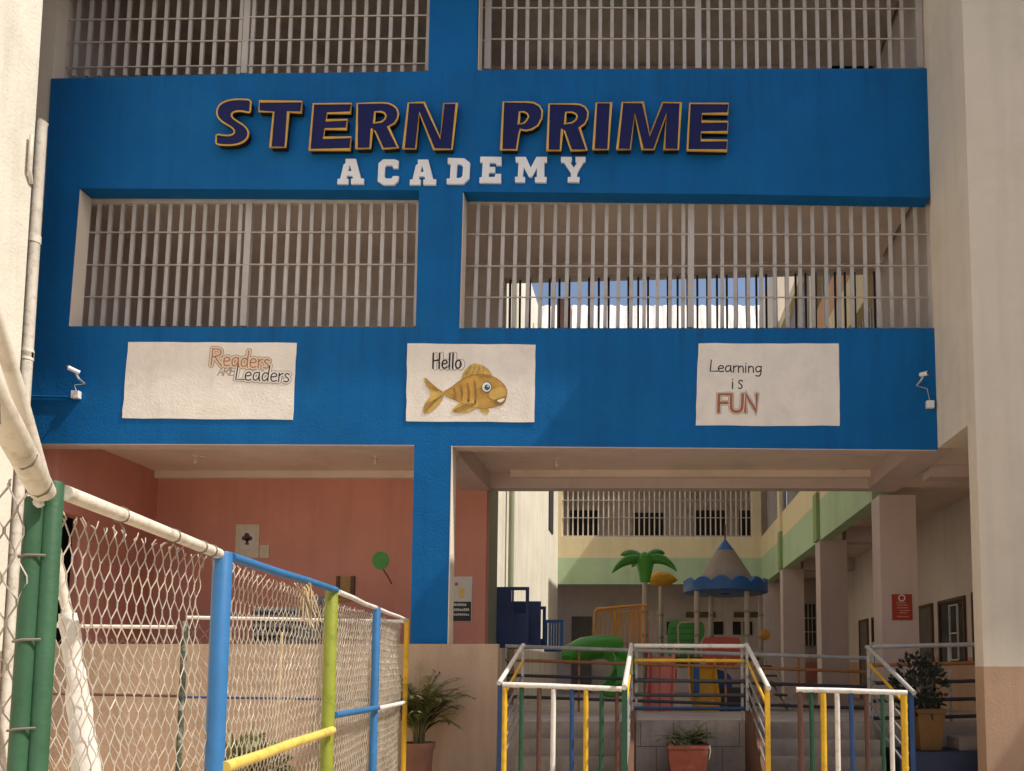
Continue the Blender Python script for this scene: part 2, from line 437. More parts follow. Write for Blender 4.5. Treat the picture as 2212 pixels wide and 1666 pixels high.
# left end wall with its doorway
s.box(-8.14, -7.9, 10.75, 12.2, .9, 4.8); s.box(-8.14, -7.9, BK, 10.75, 3.75, 4.8)
s.build('rear_wall', M['terra'], school)
s = MB(); s.box(-3.0, -2.60, 12.42, 13.15, .85, 4.7)
s.build('pillar', M['olive_jamb'], school)
s = MB(); s.box(-8.7, -8.4, BK - .01, 12.6, .9, 4.7); s.build('doorway_dark_plate', M['darkhole'], school)  # near-black plate added to stand for the dark beyond the doorway
# upstairs back walls with the openings towards the courtyard
ri = MB()
for k in (0, 3.55):
    z0 = 5.0 if k == 0 else 8.5
    zt = 8.32 if k == 0 else TOP
    ri.box(XL, -2.36, 12.2, 12.4, z0, zt)
    ri.box(-2.36, 3.86, 12.2, 12.4, z0, 6.1 + k)
    ri.prism([[(-2.36, 12.2, 8.06 + k), (3.86, 12.2, 8.22 + k), (3.86, 12.2, zt), (-2.36, 12.2, zt)]], (0, .2, 0))
    ri.box(3.86, 4.2, 12.2, 12.4, z0, zt)
    ri.box(XL - .2, XL, BK, 12.4, z0, zt); ri.box(XR + .06, 4.2, BK, 12.2, z0, zt)
ri.build('upstairs_wall', M['inner'], school)
dv = [(200, 480, 322, 705, 12.19), (195, -60, 345, 160, 12.19)]
for (x0, y0, x1, y1, Y) in dv:
    p, q = at(x0, y0, Y), at(x1, y1, Y)
    d = MB(); d.box(p.x, q.x, 12.16, 12.196, q.z - .6, p.z); d.build('door', M['darkhole'], school)  # near-black panels stand in for the unlit doorways
p, q = at(1290, 640, 12.18), at(1340, 705, 12.18)
# thin frame of the rear opening
fr = MB()
for k in (0, 3.55):
    for i in range(38):
        x = -2.3 + i * .163
        fr.box(x, x + .035, 12.28, 12.30, 6.1 + k, 8.06 + k + i * .004)
    fr.box(-2.36, 3.86, 12.262, 12.279, 7.2 + k, 7.23 + k); fr.box(-2.36, 3.86, 12.262, 12.279, 6.5 + k, 6.53 + k)
fr.build('rear_grille', M['dark_bar'], school)  # dark colour puts the backlit silhouette into these bars

# barred windows: one part per window with bars and crossbars as sub-parts
def grille(tl, tr, br, bl, splits, step, cross, post_x, over=0, short=False):
    Y = BK + .04
    def P(s_, t_):
        x = (tl[0] * (1 - s_) + tr[0] * s_) * (1 - t_) + (bl[0] * (1 - s_) + br[0] * s_) * t_
        y = (tl[1] * (1 - s_) + tr[1] * s_) * (1 - t_) + (bl[1] * (1 - s_) + br[1] * s_) * t_
        return at(x, y, Y)
    f = MB()
    e = .004
    f.bar(P(0, .012), P(1, .012), .06, .05)
    for s_ in splits:
        f.bar(P(s_, 0.02), P(s_, 1), .085 if 0 < s_ < 1 else .05, .06)
    fo = f.build('window_grille', M['grille'], school)
    bm_ = MB()
    n = int(round(1 / step))
    for i in range(1, n):
        s_ = i / n
        if any(abs(s_ - q) < step * .45 for q in splits): continue
        jx = random.uniform(-.0012, .0012)
        bm_.bar(P(s_ + jx, .03), P(s_ + jx * .5, 1), .05, .03)
    bm_.build('bars', M['grille'], fo)
    c = MB()
    sp_ = sorted(splits)
    for t_ in cross:
        for a_, b_ in zip(sp_[:-1], sp_[1:]):
            d = random.uniform(-.006, .006)
            pa, pb = P(a_ + .002, t_ + d), P(b_ - .002, t_ + d)
            pa.y = pb.y = Y - .028
            c.tube([pa, pb], .0095, 6)
    c.build('crossbars', M['grille'], fo)
random.seed(4)
grille((192, 434), (905, 432), (898, 707), (170, 705), (0, .49, 1), 1 / 28, (.26, .52, .775), 0)
grille((1006, 433), (2004, 432), (2012, 709), (996, 709), (0, .488, 1), 1 / 36, (.28, .52, .77), 0)
grille((165, -240), (936, -240), (923, 156), (134, 166), (0, .50, 1), 1 / 29, (.60, .7, .83, .965), 0)
grille((1042, -240), (1990, -240), (2002, 149), (1034, 152), (0, .02, .49, .985, 1), 1 / 37, (.50, .67, .84), 0)

# low beige parapet across the left bay
par = MB()
q = at(1078, 1395, 9.87)
par.box(-8.6, q.x, 9.80, 9.915, 0, 1.945)
po = par.build('parapet_wall', M['parapet'])
tag(po, 'low beige parapet wall across the foot of the left open bay', 'wall')

b = MB(); b.box(-8.3, -3.2, 9.15, 9.79, 0, .27)
tag(b.build('kerb', M['parapet']), kind='structure')

# ------------------------------------------------------------------ cream block on the left
lb = thing('cream_building', 'sunlit cream wall of the block at the left edge', 'building', (-8, 8, 0))
cx = at(74, 300, 9.0).x
w = MB(); w.box(cx - 6, cx, -9, 9.0, 0, 12.0); w.build('wall', M['cream_plaster'], lb)  # runs on unseen past the camera to bounce more light onto the facade
w = MB(); w.box(-11, XL - .003, 9.93, 10.5, 0, 12.0); w.box(XL - .4, XL - .004, 9.93, 10.1, 0, 4.5); w.build('return_wall', M['cream'], lb)
pp = MB()
p0, p1 = at(93, 262, 9.2), at(54, 840, 9.2)
pts = [(p1.x, 9.2, 0.2), (p1.x, 9.2, p0.z - .05), (p0.x, 9.2, p0.z)]
pp.tube(pts, .062, 14)
for zz in (p0.z - 1.6, p0.z - 3.1, 5.45, 3.0):
    pp.tube([(p1.x, 9.2, zz), (p1.x, 9.2, zz + .1)], .07, 14)
o = pp.build('drain_pipe', M['pole_white'], None, True)
tag(o, 'fat cream drain pipe running down the left edge of the blue wall', 'pipe')
pp = MB()
a, b_ = at(80, 305, 9.0), at(70, 375, 9.0)
pp.tube([(cx + .05, 8.9, a.z), (cx + .05, 8.9, b_.z), (cx + .03, 8.95, b_.z - .1), (cx + .01, 8.98, b_.z - .14)], .022, 8)
tag(pp.build('thin_pipe', M['pole_white'], None, True), 'thin pale conduit with an elbow on the corner of the cream wall', 'pipe')

# ------------------------------------------------------------------ cream block on the right
rb = thing('tan_building', 'tan plastered wall and pillar at the right edge with a salmon dado', 'building', (5, 9, 0))
zd = at(2160, 1440, 8.72).z
w = MB()
w.box(XR + .005, 9.5, 8.95, 9.9, 4.52, 11.85)
w.box(XR, 12, 8.72, 8.95, zd, 11.85); w.box(12, 16, -10, 8.95, 0, 11.85)  # second box: unseen side wing added to darken the right side
w.box(XR + .07, 9.5, 9.9, 12.38, 4.81, 11.85)
w.build('wall', M['cream'], rb)
w = MB(); w.box(XR, 16, 7.3, 12.38, 11.855, 11.95); w.build('roof', M['concrete'], rb)  # deep unseen overhang added to keep sun off the front wall
w = MB(); w.box(XR - .003, 11.99, 8.717, 8.953, 0, zd); w.build('dado', M['salmon'], rb)
w = MB(); w.box(XR + .07, 9.5, 9.9, 12.4, 4.60, 4.80); w.build('ceiling', M['ceil'], rb)
w = MB(); w.box(4.1, 5.84, 11.0, 11.3, 4.42, 4.598); w.build('beam', M['pinkgrey'], rb)

# ------------------------------------------------------------------ courtyard: right block with its corridor
cr = thing('corridor_block', 'courtyard block on the right with a pillared corridor under a cream and green band', 'building', (4, 18, 0))
RT = 11.7
w = MB(); w.box(3.8, 4.05, 12.86, 25.5, 4.48, 5.38); w.build('green_band', M['green_band'], cr)
w = MB(); w.box(3.8, 4.05, 12.86, 25.5, 5.38, 6.09); w.box(3.8, 4.05, 12.86, 25.5, 8.1, 9.0); w.box(3.8, 9, 12.4, 25.5, RT - .3, RT)
w.build('cream_band', M['cream_band'], cr)
w = MB(); w.box(3.8, 6.0, 21.8, 25.48, RT + .002, 13.9); w.build('stair_head', M['cream'], cr)
w = MB(); w.box(3.8, 4.05, 12.86, 25.5, 9.0, 9.7); w.build('orange_band', mat('orange_tan_paint', (0.6, 0.34, 0.17), 0.8, 0.1, 1), cr)
for i, Y in enumerate((12.42, 16.8, 21.5, 25.0)):
    w = MB(); w.box(3.79, 4.385, Y, Y + .45, .84, 4.48); w.build('pillar', M['pinkgrey'], cr)
    if 0 < i < 3:
        w = MB(); w.box(3.72, 3.797, Y, Y + .34, 4.48, 5.55); w.build('pilaster', mat('mid_green_paint', (0.27, 0.36, 0.15), 0.8, 0.1, 1), cr)
        w = MB(); w.box(3.72, 3.797, Y, Y + .34, 5.55, RT); w.build('pilaster', M['cream_band'], cr)
w = MB(); w.box(4.06, 9, 12.42, 27.5, 4.8, 5.0); w.box(4.06, 9, 12.42, 27.5, 8.35, 8.5); w.build('ceiling', M['ceil'], cr)
w = MB(); w.box(4.39, 5.85, 16.85, 17.2, 4.45, 4.8); w.build('beam', M['pinkgrey'], cr)
w = MB(); w.box(4.39, 5.85, 21.55, 21.9, 4.45, 4.8); w.build('beam', M['pinkgrey'], cr)
w = MB(); w.box(5.85, 6.1, 9.95, 27.5, 1.85, 4.8); w.box(5.85, 6.1, 12.4, 27.5, 5.0, RT); w.build('corridor_wall', M['corr_wall'], cr)
w = MB(); w.box(5.846, 6.1, 9.95, 27.5, .85, 1.85); w.build('dado', M['salmon'], cr)
for k in (0, 3.55):
    for (ya, yb) in ((12.9, 16.78), (17.25, 21.48), (21.95, 24.98)):
        f = MB(); f.box(3.92, 3.96, ya, yb, 6.15 + k, 6.2 + k); f.box(3.92, 3.96, ya, yb, 7.1 + k, 7.13 + k)
        n = int((yb - ya) / .16)
        for i in range(n):
            y = ya + (i + .5) * (yb - ya) / n
            f.box(3.925, 3.955, y - .02, y + .02, 6.2 + k, 8.0 + k)
        f.build('window_grille', M['grille'], cr)
def corridor_opening(name, y0, y1, z0, z1, m, frame=M['wood'], open_pane=False):
    f = MB()
    f.box(5.80, 5.85, y0 - .06, y0, z0, z1 + .06); f.box(5.80, 5.85, y1, y1 + .06, z0, z1 + .06); f.box(5.80, 5.85, y0, y1, z1, z1 + .06)
    fo = f.build(name, frame, cr)
    p = MB(); p.box(5.825, 5.843, y0 + .002, y1 - .002, z0, z1 - .002)
    p.build('panel', m, fo)
    return fo
corridor_opening('door', 15.76, 16.5, .85, 2.93, M['doorpaint'])
corridor_opening('door', 20.4, 21.1, .85, 2.93, M['doorpaint'])
corridor_opening('door', 22.75, 23.3, .85, 2.95, M['darkhole'])
fo = corridor_opening('window', 14.15, 15.3, 1.75, 2.93, M['glassdark'])
f = MB()
for y in (14.25, 14.62): f.box(5.74, 5.77, y, y + .022, 1.8, 2.85)
for z in (1.8, 2.3, 2.83): f.box(5.735, 5.775, 14.25, 14.64, z, z + .02)
f.build('casement', M['white_rail'], fo)
fo = corridor_opening('window', 19.2, 19.9, 1.75, 2.93, M['glassdark'])
f = MB(); f.box(5.74, 5.77, 19.25, 19.28, 1.8, 2.85); f.box(5.735, 5.775, 19.25, 19.85, 2.3, 2.33); f.build('casement', M['white_rail'], fo)
corridor_opening('window', 13.0, 13.7, 1.75, 2.95, M['darkhole'])
# vent plate between door and window
f = MB(); f.tube([(5.83, 15.53 + .1 * math.cos(t), 1.98 + .14 * math.sin(t)) for t in [i * math.pi / 6 for i in range(12)]], .022, 6, closed=True)
f.build('wall_plate', M['inner'], cr, True)
# end wall of the corridor with its barred window
w = MB(); w.box(4.06, 5.85, 26.6, 26.8, 1.9, 4.8); w.build('end_wall', M['inner'], cr)
p, q = at(1737, 1305, 26.5), at(1764, 1395, 26.5)
f = MB(); f.box(p.x, q.x, 26.52, 26.59, q.z, p.z); fo = f.build('window', M['glassdark'], cr)
f = MB()
for t in (0, .33, .66, 1): f.box(p.x + (q.x - p.x) * t - .012, p.x + (q.x - p.x) * t + .012, 26.49, 26.515, q.z, p.z)
for t in (.33, .66): f.box(p.x, q.x, 26.47, 26.488, q.z + (p.z - q.z) * t - .012, q.z + (p.z - q.z) * t + .012)
f.build('bars', M['white_rail'], fo)
w = MB(); w.box(4.06, 5.85, 26.59, 26.79, .84, 1.9); w.build('dado', M['terra'], cr)

# ------------------------------------------------------------------ courtyard: far block
fb = thing('far_block', 'far courtyard block with a barred gallery over a dark verandah', 'building', (0, 26, 0))
w = MB(); w.box(-3.02, 3.8, 25.5, 25.75, 4.49, 5.38); w.build('green_band', M['green_band'], fb)
w = MB(); w.box(-3.02, 3.8, 25.5, 25.75, 5.38, 6.09); w.box(-3.02, -2.9, 25.5, 25.75, 6.09, 9.7); w.box(3.5, 3.8, 25.5, 25.75, 6.09, 9.7)
w.box(-3.02, 3.8, 25.5, 25.75, 8.2, 9.7); w.box(-3.02, 3.8, 25.5, 25.75, 11.3, 11.9)
w.build('cream_band', M['cream_band'], fb)
w = MB(); w.box(-4, 5, 27.4, 27.6, .84, 4.75); w.build('verandah_wall', M['inner'], fb)
w = MB(); w.box(-4, 5, 27.4, 27.6, 4.95, 11.9); w.build('gallery_wall', M['inner'], fb)
w = MB(); w.box(-4, 3.8, 25.75, 27.4, 4.75, 4.95); w.box(-4, 3.8, 25.75, 27.4, 8.3, 8.5); w.build('ceiling', M['ceil'], fb)
for (x0, x1, y0, y1) in ((1232, 1292, 1103, 1160), (1367, 1432, 1108, 1160), (1503, 1566, 1103, 1160), (1597, 1643, 1103, 1160)):
    p, q = at(x0, y0, 27.36), at(x1, y1, 27.36)
    f = MB(); f.box(p.x, q.x, 27.34, 27.398, q.z - .5, p.z); f.build('window', M['darkhole'], fb)
p, q = at(1235, 1332, 27.36), at(1278, 1400, 27.36)
f = MB(); f.box(p.x, q.x, 27.34, 27.398, .84, p.z); f.build('door', M['doorpaint'], fb)
for (x0, x1, y0, y1) in ((1482, 1545, 1322, 1334), (1585, 1640, 1322, 1334), (1540, 1562, 1343, 1372), (1583, 1600, 1343, 1372), (1606, 1625, 1343, 1372), (1440, 1462, 1343, 1372)):
    p, q = at(x0, y0, 27.36), at(x1, y1, 27.36)
    f = MB(); f.box(p.x, q.x, 27.35, 27.398, q.z, p.z); f.build('window', M['darkhole'] if y1 > 1340 else M['trunk'], fb)
for k in (0, 3.6):
    f = MB()
    f.box(-2.9, 3.5, 25.6, 25.63, 6.1 + k, 6.15 + k)
    for z in (6.75, 7.35, 8.0): f.box(-2.9, 3.5, 25.575, 25.599, z + k - .012, z + k + .012)
    fo = f.build('window_grille', M['grille'], fb)
    f = MB()
    for i in range(38):
        x = -2.88 + i * 6.36 / 37
        f.box(x - .021, x + .021, 25.6, 25.63, 6.15 + k, 8.2 + k if k == 0 else 11.3)
    f.build('bars', M['cream'], fo)
# corrugated roof
r = MB()
n = 120
vs, fs = [], []
for i in range(n + 1):
    x = -5 + i * 10.5 / n
    dz = .03 * math.sin(i * math.pi / 2 + .3)
    vs += [(x, 25.0, 11.9 + dz), (x, 28.5, 15.58 + dz), (x, 32, 11.9 + dz)]
for i in range(n):
    fs += [(i * 3, i * 3 + 3, i * 3 + 4, i * 3 + 1), (i * 3 + 1, i * 3 + 4, i * 3 + 5, i * 3 + 2)]
r.add(vs, fs); r.build('roof', M['roofsheet'], fb)

# ------------------------------------------------------------------ courtyard: left block
cl = thing('courtyard_block', 'cream courtyard wall on the left, brightly sunlit with a thin ledge', 'building', (-4, 18, 0))
w = MB(); w.box(-6, -3.02, 13.16, 25.49, .84, 11.6); w.build('wall', M['cream_plaster'], cl)
w = MB(); w.box(-3.018, -2.6, 24.6, 25.48, 8.5, 13.9); w.build('stair_head', M['wood'], cl)
w = MB(); w.box(-3.018, -2.9, 13.2, 25.4, 8.4, 8.6); w.build('ledge', M['cream_plaster'], cl)
for (ya, yb, za, zb) in ((23.0, 24.0, 5.9, 7.4), (19.5, 20.8, 9.2, 10.7), (22.2, 24.6, 9.0, 10.9)):
    f = MB(); f.box(-3.017, -2.99, ya, yb, za, zb); f.build('window', M['darkhole'] if za < 8 else M['inner'], cl)
pp = MB(); a = atX(1104, 1200, -2.9); pp.tube([(-2.9, a.y, .9), (-2.9, a.y, 11)], .06, 10)
tag(pp.build('drain_pipe', M['olive_jamb'], None, True), 'thin olive drain pipe on the sunlit courtyard wall', 'pipe')

# ------------------------------------------------------------------ raised letters on the band
def LP(cx_, cy_): return (432 + .5312 * cx_, 198.7 + .5312 * cy_)
def closed_px(pts, Y): return [at(*LP(*p), Y) for p in pts]
def smooth_loop(pts, it=2):
    for _ in range(it):
        q = []
        for i in range(len(pts)):
            a, b = pts[i], pts[(i + 1) % len(pts)]
            q += [(a[0] * .75 + b[0] * .25, a[1] * .75 + b[1] * .25), (a[0] * .25 + b[0] * .75, a[1] * .25 + b[1] * .75)]
        pts = q
    return pts
S_ = [(208,33),(206,60),(204,86),(188,82),(165,78),(142,80),(128,90),(130,104),(148,118),(180,137),(198,160),(196,184),(180,203),(150,215),(110,218),(65,214),(66,193),(67,172),(95,178),(125,178),(142,168),(138,152),(118,138),(90,122),(72,102),(68,77),(80,52),(105,38),(140,31),(175,31)]
T_ = [(243,40),(416,40),(412,85),(360,83),(348,226),(287,226),(300,83),(240,80)]
E_ = [(462,50),(617,48),(612,86),(518,88),(514,117),(600,114),(596,152),(508,152),(503,188),(615,185),(611,235),(446,237)]
R_ = [(640,48),(740,45),(765,47),(785,55),(800,68),(807,88),(804,108),(792,128),(766,143),(806,228),(745,232),(712,160),(700,152),(693,230),(637,232)]
Rh = [(712,82),(735,81),(750,86),(757,98),(752,112),(738,123),(708,128)]
N_ = [(848,46),(912,44),(978,190),(992,48),(1045,48),(1025,234),(952,234),(893,88),(878,232),(828,232)]
P_ = [(1234,42),(1330,42),(1358,45),(1380,57),(1392,78),(1390,108),(1375,137),(1350,153),(1325,158),(1303,154),(1298,170),(1288,236),(1225,236)]
Ph = [(1300,82),(1318,82),(1332,90),(1336,102),(1328,117),(1316,128),(1296,132)]
R2 = [(1420,50),(1520,50),(1545,52),(1566,62),(1578,82),(1576,108),(1566,130),(1544,147),(1573,238),(1510,239),(1482,160),(1473,154),(1466,239),(1413,239)]
R2h = [(1488,84),(1512,83),(1527,89),(1534,100),(1529,114),(1514,126),(1484,131)]
I_ = [(1612,46),(1672,46),(1660,235),(1600,235)]
M_ = [(1718,44),(1802,44),(1829,178),(1882,44),(1955,46),(1945,235),(1888,235),(1897,92),(1846,235),(1800,235),(1768,92),(1750,235),(1697,235)]
E2 = [(1992,48),(2150,48),(2146,90),(2042,90),(2040,122),(2147,122),(2145,165),(2038,165),(2037,198),(2145,198),(2142,240),(1982,238)]
sign1 = thing('name_sign', 'raised navy letters with gold rims reading STERN PRIME on the blue band', 'sign', (-2.6, FR, 9))
YF = FR - .095
for nm, loops, rnd in (('S', [S_], 2), ('T', [T_], 0), ('E', [E_], 0), ('R', [R_, Rh], 0), ('N', [N_], 0), ('P', [P_, Ph], 0), ('R', [R2, R2h], 0), ('I', [I_], 0), ('M', [M_], 0), ('E', [E2], 0)):
    if rnd: loops = [smooth_loop(l, 2) for l in loops]
    body = MB(); body.prism([closed_px(l, YF + .006) for l in loops], (0, .085, 0))
    lo = body.build('letter', M['letterside'], sign1)
    fc = MB(); fc.prism([closed_px(l, YF) for l in loops], (0, .005, 0)); fc.build('letter_face', M['navy'], lo)
    tr = MB()
    for l in loops: tr.tube(closed_px(l, YF), .0115, 6, closed=True)
    tr.build('gold_rim', M['gold'], lo, True)
A1 = [(592,272),(634,272),(654,352),(666,352),(665,374),(614,374),(614,353),(622,353),(619,340),(598,340),(595,353),(603,353),(602,374),(558,374),(560,353),(570,353),(584,295),(592,290)]
A1h = [(602,322),(616,322),(609,296)]
sh = lambda l, dx, dy=0: [(x + dx, y + dy) for x, y in l]
C1 = [(745,274),(790,274),(808,280),(806,310),(785,310),(783,298),(760,298),(752,306),(750,345),(757,352),(778,352),(785,342),(808,342),(806,362),(790,377),(745,377),(722,362),(726,290)]
D1 = [(1008,268),(1075,270),(1098,288),(1095,352),(1072,374),(1003,373),(1004,352),(1016,352),(1020,292),(1007,290)]
D1h = [(1046,294),(1062,294),(1070,304),(1067,342),(1058,350),(1042,350)]
E3 = [(1140,263),(1226,264),(1226,298),(1205,298),(1202,288),(1178,288),(1177,305),(1200,305),(1200,328),(1175,328),(1174,346),(1198,346),(1202,333),(1224,333),(1224,370),(1136,369),(1137,347),(1146,347),(1150,286),(1139,285)]
M3 = [(1283,264),(1325,264),(1345,308),(1368,264),(1411,264),(1411,286),(1400,287),(1400,346),(1410,346),(1408,368),(1362,367),(1362,347),(1370,346),(1370,308),(1350,345),(1338,345),(1317,306),(1312,345),(1322,346),(1321,367),(1281,366),(1281,345),(1292,345),(1296,286),(1284,285)]
Y3 = [(1468,264),(1512,264),(1512,285),(1505,286),(1520,308),(1535,286),(1527,285),(1527,264),(1568,264),(1567,285),(1560,286),(1535,328),(1533,346),(1544,346),(1542,367),(1495,366),(1496,346),(1508,346),(1508,328),(1480,286),(1468,285)]
sign2 = thing('academy_sign', 'flat white slab letters reading ACADEMY below the gold rimmed name', 'sign', (-2.6, FR, 8.3))
for loops in ([A1, A1h], [C1], [sh(A1, 294, 3), sh(A1h, 294, 3)], [D1, D1h], [E3], [M3], [Y3]):
    b = MB(); b.prism([closed_px(l, FR - .03) for l in loops], (0, .029, 0)); b.build('letter', M['letterwhite'], sign2)

# ------------------------------------------------------------------ hand-painted panels
GL = {
 'R': ([[(0,0),(.03,1)],[(.0,.97),(.35,1),(.52,.85),(.45,.62),(.03,.5)],[(.18,.52),(.36,.25),(.6,0)]], .66),
 'L': ([[(.05,1),(0,.03),(.5,.06)]], .5),
 'H': ([[(0,1),(.03,0)],[(.42,1),(.44,0)],[(.02,.5),(.43,.53)]], .6),
 'F': ([[(0,0),(0,1),(.5,1)],[(0,.52),(.4,.52)]], .56),
 'U': ([[(0,1),(0,.25),(.1,.04),(.28,0),(.44,.06),(.52,.25),(.52,1)]], .66),
 'N': ([[(0,0),(0,1),(.5,.02),(.5,1)]], .62),
 'A': ([[(0,0),(.25,1),(.5,0)],[(.1,.38),(.4,.38)]], .58),
 'E': ([[(.45,1),(0,1),(0,0),(.45,0)],[(0,.52),(.36,.52)]], .54),
 'S': ([[(.44,.85),(.3,.98),(.1,.92),(.05,.72),(.22,.55),(.4,.4),(.42,.15),(.25,0),(.03,.1)]], .56),
 'e': ([[(.03,.28),(.36,.32),(.34,.48),(.2,.56),(.06,.46),(.02,.25),(.08,.06),(.22,0),(.37,.08)]], .46),
 'a': ([[(.36,.5),(.2,.56),(.06,.45),(.02,.22),(.1,.03),(.24,.05),(.35,.2),(.37,.54)],[(.37,.4),(.38,.1),(.45,0)]], .52),
 'd': ([[(.36,.45),(.2,.56),(.06,.45),(.02,.22),(.1,.03),(.24,.05),(.36,.2)],[(.4,1),(.36,.4),(.38,0)]], .5),
 'r': ([[(.03,.55),(.04,0)],[(.04,.36),(.14,.5),(.26,.54)]], .32),
 's': ([[(.3,.48),(.16,.56),(.04,.46),(.08,.34),(.26,.24),(.3,.1),(.18,0),(.01,.06)]], .4),
 'l': ([[(.04,1),(.06,0)]], .22),
 'o': ([[(.2,.55),(.06,.45),(.02,.25),(.1,.04),(.22,0),(.36,.1),(.4,.32),(.32,.5),(.2,.55)]], .5),
 'n': ([[(.03,.55),(.04,0)],[(.04,.36),(.16,.54),(.3,.5),(.34,.34),(.35,0)]], .46),
 'i': ([[(.04,.55),(.05,0)],[(.04,.74),(.05,.78)]], .2),
 'g': ([[(.36,.48),(.2,.56),(.05,.44),(.03,.24),(.12,.05),(.26,.08),(.36,.25)],[(.38,.55),(.38,-.15),(.26,-.32),(.06,-.26)]], .5),
}
def dens(pl):
    # rounds a stroke with one pass of corner cutting
    if len(pl) < 3: return pl
    out = [pl[0]]
    for i in range(len(pl) - 1):
        a, b = pl[i], pl[i + 1]
        out += [(a[0] * .75 + b[0] * .25, a[1] * .75 + b[1] * .25), (a[0] * .25 + b[0] * .75, a[1] * .25 + b[1] * .75)]
    return out + [pl[-1]]
def word_strokes(text, x, y, h, slant=.12, sx=1.0, rise=0.0):
    out = []
    for ch in text:
        st, adv = GL[ch]
        for pl in st:
            out.append([(x + (px + slant * py) * h * sx, y - py * h + (px * h * sx) * rise) for px, py in (dens(pl) if ch not in 'LHFNAE' else pl)])
        x += adv * h * sx; y += adv * h * sx * rise
    return out
def flat_tubes(strokes, wpx, Y, dep=.12, closed=False):
    r = wpx / 2 * Y / F
    b = MB()
    for s_ in strokes:
        n0 = len(b.v)
        b.tube([at(px, py, Y) for px, py in s_], r, 8)
        # round ends
        for e in (s_[0], s_[-1]):
            c = at(*e, Y)
            b.lathe((0, 0, 0), [(r * .5, -r * .85), (r * .92, -r * .4), (r, 0), (r * .92, r * .4), (r * .5, r * .85)], 8)
            k = 40
            b.v[-k:] = [(c.x + v[0], c.y + v[1], c.z + v[2]) for v in b.v[-k:]]
        b.v[n0:] = [(v[0], Y + (v[1] - Y) * dep, v[2]) for v in b.v[n0:]]
    return b
def mural(label, corners):
    t = thing('mural_panel', label, 'painted panel', at(*corners[3], FR), 'painted panels on the blue beam')
    b = MB()
    pts = []
    for i in range(4):
        a, c = corners[i], corners[(i + 1) % 4]
        for k in range(8):
            f_ = k / 8
            jt = 0 if k == 0 else random.uniform(-.9, .9)
            pts.append((a[0] * (1 - f_) + c[0] * f_ + (jt if i % 2 else 0), a[1] * (1 - f_) + c[1] * f_ + (0 if i % 2 else jt)))
    b.pxprism(pts, FR - .010, FR - .0005)
    b.build('board', M['panel'], t)
    return t
Q = FR - .0115
random.seed(7)
m1 = mural('white painted panel lettered Readers and Leaders, leftmost of the three', [(277, 739), (641, 741), (632, 907), (264, 903)])
def layered(parent, name, strokes, layers):
    for i, (wpx, mt) in enumerate(layers):
        flat_tubes(strokes, wpx, Q - .0035 * i, .06).build(name if i == len(layers) - 1 else name + '_outline', mt, parent, True)
layered(m1, 'lettering', word_strokes('Readers', 456, 789, 36, .08, 1.07, .06), [(12.5, M['inkthin']), (10.5, M['cream_ink']), (2.4, M['orange_ink'])])
flat_tubes(word_strokes('ARE', 470, 811, 17, .15, 1.25), 3.2, Q, .1).build('small_lettering', M['faded_ink'], m1, True)
layered(m1, 'lettering', word_strokes('Leaders', 509, 821, 34, .1, 1.1, .04), [(12, M['inkthin']), (10, M['white_ink']), (2.6, M['ink'])])
m2 = mural('white painted panel with a golden fish under the word Hello', [(880, 742), (1157, 745), (1154, 912), (877, 910)])
st = word_strokes('Hello', 934, 796, 33, .06, .98)
flat_tubes([[(x + 5, y + 1) for x, y in s_] for s_ in st], 8, Q, .06).build('lettering_outline', M['inkthin'], m2, True)
flat_tubes([[(x + 5, y + 1) for x, y in s_] for s_ in st], 6, Q - .0035, .06).build('lettering_outline', M['white_ink'], m2, True)
flat_tubes(st, 3.2, Q - .007, .1).build('lettering', M['ink'], m2, True)
FP = lambda l: [(846.8 + .6172 * x, 380.2 + .6172 * y) for x, y in l]
def decal(name, m, pts, parent, lvl=0, rnd=2):
    l = FP(pts)
    if rnd: l = smooth_loop(l, rnd)
    b = MB(); b.pxprism(l, Q - .0022 * lvl - .002, Q - .0022 * lvl); return b.build(name, m, parent)
body_ = [(178,756),(205,742),(235,718),(265,700),(310,692),(352,700),(385,722),(400,742),(403,768),(394,790),(372,806),(335,813),(300,815),(260,802),(220,784),(185,770)]
fish = decal('fish', M['fish'], body_, m2, 0)
decal('tail', M['fish_fin'], [(186,762),(150,735),(108,700),(116,730),(140,764),(112,798),(106,835),(140,826),(170,795)], fish, 1, 1)
decal('fin', M['fish_fin'], [(240,716),(250,685),(280,655),(312,660),(340,678),(354,702),(310,694),(270,701)], fish, 1, 1)
decal('fin', M['fish_fin'], [(304,792),(272,780),(235,794),(202,824),(240,832),(275,826),(302,808)], fish, 1, 1)
decal('fin', M['fish_fin'], [(300,815),(342,814),(336,836),(322,832)], fish, 0, 1)
for k in range(4):
    x = 212 + k * 24
    decal('stripe', M['fish_dark'], [(x, 742 - k * 9), (x + 8, 740 - k * 9), (x + 14, 762), (x + 10, 782 + k * 5), (x + 3, 780 + k * 5), (x + 6, 762)], fish, 1, 1)
decal('cheek', M['fish_fin'], [(345,750),(385,735),(400,755),(385,778),(355,785),(335,772)], fish, 1, 2)
decal('mouth', M['fish_dark'], [(352,786),(375,778),(400,768),(398,788),(384,804),(366,800)], fish, 2, 1)
decal('lip', M['panel'], [(364,786),(396,776),(390,788),(378,794)], fish, 3, 1)
circ = lambda x, y, r, ry=None: [(x + r * math.cos(t * .5236), y + (ry or r) * math.sin(t * .5236)) for t in range(12)]
decal('eye', M['ink'], circ(331, 739, 18, 19), fish, 2, 1)
decal('eye', M['eyewhite'], circ(331, 739, 16, 17), fish, 3, 1)
decal('iris', M['eyeblue'], circ(333, 740, 10), fish, 4, 1)
decal('pupil', M['eyewhite'], circ(336, 736, 3), fish, 5, 0)
lines = []
